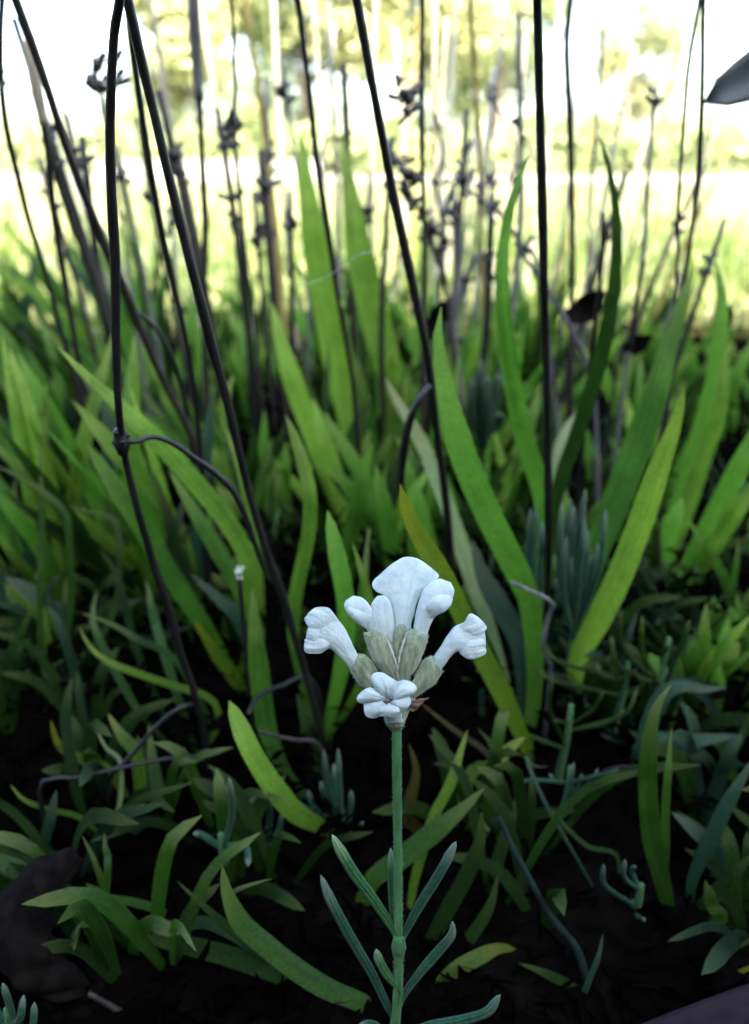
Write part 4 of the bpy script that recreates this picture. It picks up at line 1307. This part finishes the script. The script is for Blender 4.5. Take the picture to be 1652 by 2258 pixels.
# flower 2: half-open, hooded, right of the fan
f2 = loft('flower', [(962, 760, 1070, 780, -.2, 1.3), (970, 640, 1086, 690, -.3, 1.5), (985, 560, 1118, 605, -.4, 1.6), (1004, 474, 1165, 553, -.5, 1.9), (1030, 400, 1236, 515, -.5, 2.1),
    (1062, 342, 1272, 445, -.4, 2.0), (1112, 298, 1286, 368, -.2, 1.6), (1168, 280, 1258, 310, .1, .7)], 'petal', lav, 3, .06, seed=5)
f2['label'] = 'half open hooded white flower'
loft('petal', [(1046, 535, 1122, 590, -1.0, .5), (1072, 478, 1172, 556, -1.5, 1.1), (1118, 428, 1226, 528, -1.7, 1.3), (1178, 402, 1262, 480, -1.5, 1.1), (1240, 402, 1276, 436, -1.1, .5)], 'petal', f2, 0, 0, seed=6)
# flower 3: turned left
f3 = loft('flower', [(500, 1010, 590, 930, 0, 1.4), (480, 980, 556, 895, 0, 1.5), (440, 930, 520, 830, -.1, 1.6), (385, 872, 480, 742, -.2, 1.8), (330, 825, 432, 655, -.3, 2.0), (285, 838, 388, 595, -.3, 2.0),
    (225, 852, 350, 545, -.3, 1.8), (165, 845, 310, 505, -.3, 1.5), (132, 800, 245, 502, -.2, 1.2), (140, 720, 180, 545, -.1, .7)], 'petal', lav, 4, .07, ruffle=.06, seed=7)
f3['label'] = 'white flower turned sideways towards the jointed stalk'
loft('petal', [(330, 800, 370, 740, -0.72, 0.31), (265, 852, 300, 740, -1.02, 0.56), (195, 864, 225, 745, -1.02, 0.56), (138, 852, 165, 742, -0.72, 0.43), (122, 810, 130, 752, -0.32, 0.19)], 'petal', f3, 3, .06, ruffle=.14, seed=8)
loft('petal', [(285, 700, 395, 610, -0.72, 0.31), (215, 690, 345, 540, -1.02, 0.56), (160, 655, 300, 502, -1.02, 0.56), (132, 612, 215, 502, -0.62, 0.37), (124, 598, 160, 540, -0.32, 0.19)], 'petal', f3, 3, .06, ruffle=.14, seed=9)
loft('petal', [(270, 760, 300, 690, -0.82, 0.25), (200, 765, 215, 655, -1.12, 0.37), (158, 745, 160, 665, -1.02, 0.25)], 'petal', f3, 0, 0, seed=10)
# flower 4: turned right
f4 = loft('flower', [(1085, 945, 1150, 1035, .2, 1.4), (1108, 905, 1175, 1000, .1, 1.5), (1132, 868, 1210, 952, 0, 1.6), (1185, 795, 1252, 895, -.1, 1.8), (1240, 705, 1302, 850, -.2, 2.0), (1290, 648, 1350, 868, -.2, 2.0),
    (1362, 615, 1405, 905, -.2, 1.8), (1405, 560, 1478, 890, -.2, 1.4), (1462, 575, 1528, 845, -.1, 1.0), (1515, 630, 1530, 770, 0, .5)], 'petal', lav, 4, .07, ruffle=.06, seed=11)
f4['label'] = 'white flower turned sideways away from the jointed stalk'
loft('petal', [(1310, 665, 1370, 735, -0.62, 0.25), (1368, 612, 1440, 720, -0.92, 0.50), (1402, 552, 1505, 700, -0.92, 0.50), (1462, 570, 1534, 670, -0.62, 0.37), (1518, 622, 1536, 655, -0.22, 0.19)], 'petal', f4, 3, .06, ruffle=.14, seed=12)
loft('petal', [(1330, 785, 1330, 862, -0.62, 0.25), (1385, 750, 1385, 902, -0.92, 0.50), (1450, 742, 1460, 898, -0.92, 0.56), (1505, 745, 1518, 868, -0.62, 0.37), (1528, 775, 1532, 840, -0.22, 0.19)], 'petal', f4, 3, .06, ruffle=.14, seed=13)

# flower 5: facing the camera, five lobes round the throat
OUT = [(640, 1045), (665, 1015), (710, 1004), (770, 1028), (815, 1058), (850, 1072), (900, 1060), (950, 1078), (990, 1108), (994, 1148), (970, 1168), (936, 1182), (952, 1212), (945, 1250),
       (915, 1292), (872, 1324), (845, 1318), (802, 1354), (750, 1350), (716, 1340), (660, 1360), (612, 1352), (590, 1322), (584, 1275), (580, 1240), (545, 1236), (527, 1210), (540, 1180), (580, 1145), (630, 1122), (668, 1124), (652, 1082)]
oc = spline([(x, y, 0) for x, y in OUT] + [(OUT[0][0], OUT[0][1], 0)], 97)[:-1]
notch = [(665, 1122), (850, 1072), (936, 1182), (845, 1320), (716, 1342), (580, 1240)]
cx0, cy0 = 772, 1222
verts, faces = [], []
NR = 12
for k in range(NR + 1):
    r = 0.06 + 0.94 * k / NR
    for j, q in enumerate(oc):
        x = cx0 + (q.x - cx0) * r
        y = cy0 + (q.y - cy0) * r
        nd_ = min(math.hypot(q.x - a, q.y - b) for a, b in notch)
        lobe = min(1, nd_ / 75)
        z = -4.3 + 1.1 * math.exp(-(r / .20) ** 2) + .75 * (1 - lobe) * r - .42 * lobe * math.sin(math.pi * min(1, r * 1.05)) + .5 * max(0, r - .75) * 2 * lobe
        z += .06 * math.sin(j * .9 + 5 * r)
        v = z7(x, y, z)
        verts.append(v + mnoise.noise_vector(v * 1100) * .00010 + mnoise.noise_vector(v * 3000) * .00004)
NO = len(oc)
for k in range(NR):
    for j in range(NO):
        a, b = k * NO + j, k * NO + (j + 1) % NO
        faces.append((a, b, b + NO, a + NO))
faces.append(tuple(range(NO - 1, -1, -1)))
f5 = mesh_obj('flower', verts, faces, 'petal', lav, {'across': [1.2 * math.sin(6.283 * 5 * (k % NO) / NO) for k in range(len(verts))]})
f5['label'] = 'small white flower facing forward with five ruffled lobes'
so_ = f5.modifiers.new('thickness', 'SOLIDIFY'); so_.thickness = .00022; so_.offset = 0
ss_ = f5.modifiers.new('smooth', 'SUBSURF'); ss_.levels = ss_.render_levels = 1
loft('petal', [(715, 1345, 835, 1348, -4.38, 0.24), (700, 1310, 862, 1310, -4.68, 0.54), (712, 1275, 850, 1272, -4.58, 0.54), (740, 1255, 815, 1252, -4.18, 0.24)], 'petal', f5, 3, .05, seed=14)
loft('flower_tube', [(760, 1400, 890, 1390, -1.6, 2.2), (735, 1330, 880, 1320, -2.6, 2.2), (720, 1260, 840, 1250, -3.6, 1.6)], 'petal', f5, 0, 0, seed=18)
for (x, y, rr) in ((748, 1236, 17), (800, 1220, 18), (778, 1234, 11), (764, 1246, 9)):
    loft('anther', [(x - rr, y - 2, x - rr * .2, y + 6, -3.95, .3), (x - rr * .6, y - 8, x + rr * .6, y + 8, -4.2, .45), (x + rr * .2, y - 8, x + rr, y, -3.95, .3)], 'anther', f5, 0, 0, subsurf=0)

# calyces
def fuzz_on(o, parent, count, lmin, lmax, seed):
    rg = random.Random(seed)
    off = Vector((0, 0, 0))
    q = parent
    while q is not None:
        off += q.location
        q = q.parent
    me = o.data
    hv, hf = [], []
    n = len(me.vertices)
    for i in range(count):
        v = me.vertices[rg.randrange(n)]
        d = (v.normal + Vector((rg.gauss(0, .35), rg.gauss(0, .35), rg.gauss(0, .35) + .25))).normalized()
        a = v.co + off + Vector((rg.gauss(0, 1), rg.gauss(0, 1), rg.gauss(0, 1))) * .00006
        L = rg.uniform(lmin, lmax)
        sd = d.orthogonal().normalized() * .000028
        b = len(hv)
        hv += [a - sd, a + sd, a + d * L]
        hf.append((b, b + 1, b + 2))
    h = mesh_obj('fuzz', hv, hf, 'hair', parent)
    h['kind'] = 'stuff'

def calyx(rows, rib_lines, parent, seed, nr=7):
    c = loft('calyx', rows, 'calyx', parent, nr, .16, seed=seed, grit=1.6)
    for ln in rib_lines:
        tube('rib', [z7(x, y, mm + .06) for x, y, mm in ln], [.00008, .00016, .00014, .00008], 'calyx_rib', c, 16, 6, wob=.3)
    fuzz_on(c, c, 520, .00010, .00030, seed)
    return c
calyx([(800, 1075, 880, 1080, .3, 1.6), (735, 1010, 872, 1030, .1, 2.2), (660, 915, 856, 940, -.2, 2.6), (618, 825, 838, 850, -.3, 2.6), (598, 760, 795, 745, -.2, 2.3), (586, 712, 735, 690, 0, 1.8), (592, 700, 712, 668, .2, 1.0)],
      [[(740, 700, -.95), (785, 800, -1.45), (828, 915, -1.5), (850, 1000, -1.1)]], lav, 20)
calyx([(840, 1080, 930, 1060, .3, 1.6), (846, 1030, 985, 990, .1, 2.2), (850, 930, 1036, 890, -.3, 2.6), (868, 840, 1064, 805, -.5, 2.6), (892, 765, 1082, 745, -.5, 2.4), (915, 700, 1084, 715, -.3, 1.9), (940, 660, 1060, 700, 0, 1.0)],
      [[(925, 690, -1.3), (890, 780, -1.6), (862, 880, -1.55), (850, 980, -1.2)]], lav, 21)
calyx([(815, 900, 865, 900, -.6, 1.0), (808, 800, 882, 800, -.5, 1.3), (815, 720, 905, 715, -.4, 1.3), (835, 668, 915, 660, -.3, 1.0), (862, 634, 898, 634, -.2, .5)], [], lav, 22, 3)
calyx([(620, 1140, 700, 1070, .6, 1.5), (548, 1095, 695, 990, .3, 2.2), (502, 1035, 655, 932, .1, 2.4), (474, 975, 605, 876, 0, 2.2), (486, 945, 548, 862, .1, 1.4)], [], lav, 23)
calyx([(930, 1150, 950, 1215, .6, 1.5), (950, 1090, 1050, 1158, .3, 2.2), (978, 1042, 1132, 1094, .1, 2.4), (1018, 962, 1192, 1014, 0, 2.3), (1050, 902, 1196, 985, 0, 2.0), (1112, 878, 1165, 955, .1, 1.2)], [], lav, 24)
calyx([(795, 1450, 868, 1452, .1, 1.6), (768, 1412, 893, 1412, -.8, 2.2), (748, 1368, 905, 1335, -1.7, 2.4), (755, 1300, 898, 1285, -2.4, 2.0)], [], lav, 25)
# core of the flower head that carries the calyces
loft('receptacle', [(805, 1460, 870, 1460, .4, 1.2), (760, 1330, 930, 1330, .5, 1.8), (700, 1180, 990, 1190, .7, 2.0), (720, 1090, 970, 1090, .6, 1.8), (790, 1040, 920, 1040, .5, 1.2)], 'calyx', lav, 5, .1, seed=30)
# papery brown bracts
loft('bract', [(925, 1262, 958, 1222, -.4, .3), (942, 1302, 1000, 1212, -.7, .35), (985, 1302, 1050, 1206, -.8, .3), (1040, 1240, 1092, 1198, -.7, .2)], 'bract', lav, 4, .12, ruffle=.15, seed=31)
loft('bract', [(768, 1408, 800, 1452, -.6, .25), (772, 1420, 788, 1440, -.9, .2), (770, 1402, 778, 1420, -1.2, .12)], 'bract', lav, 0, 0, seed=32)
loft('bract', [(862, 1452, 900, 1410, -.6, .25), (880, 1440, 900, 1415, -.9, .2), (898, 1422, 906, 1402, -1.1, .12)], 'bract', lav, 0, 0, seed=33)
loft('bract', [(800, 1448, 868, 1448, -.9, .5), (790, 1430, 880, 1430, -1.2, .35), (810, 1418, 860, 1418, -1.2, .2)], 'bract', lav, 3, .05, seed=34)
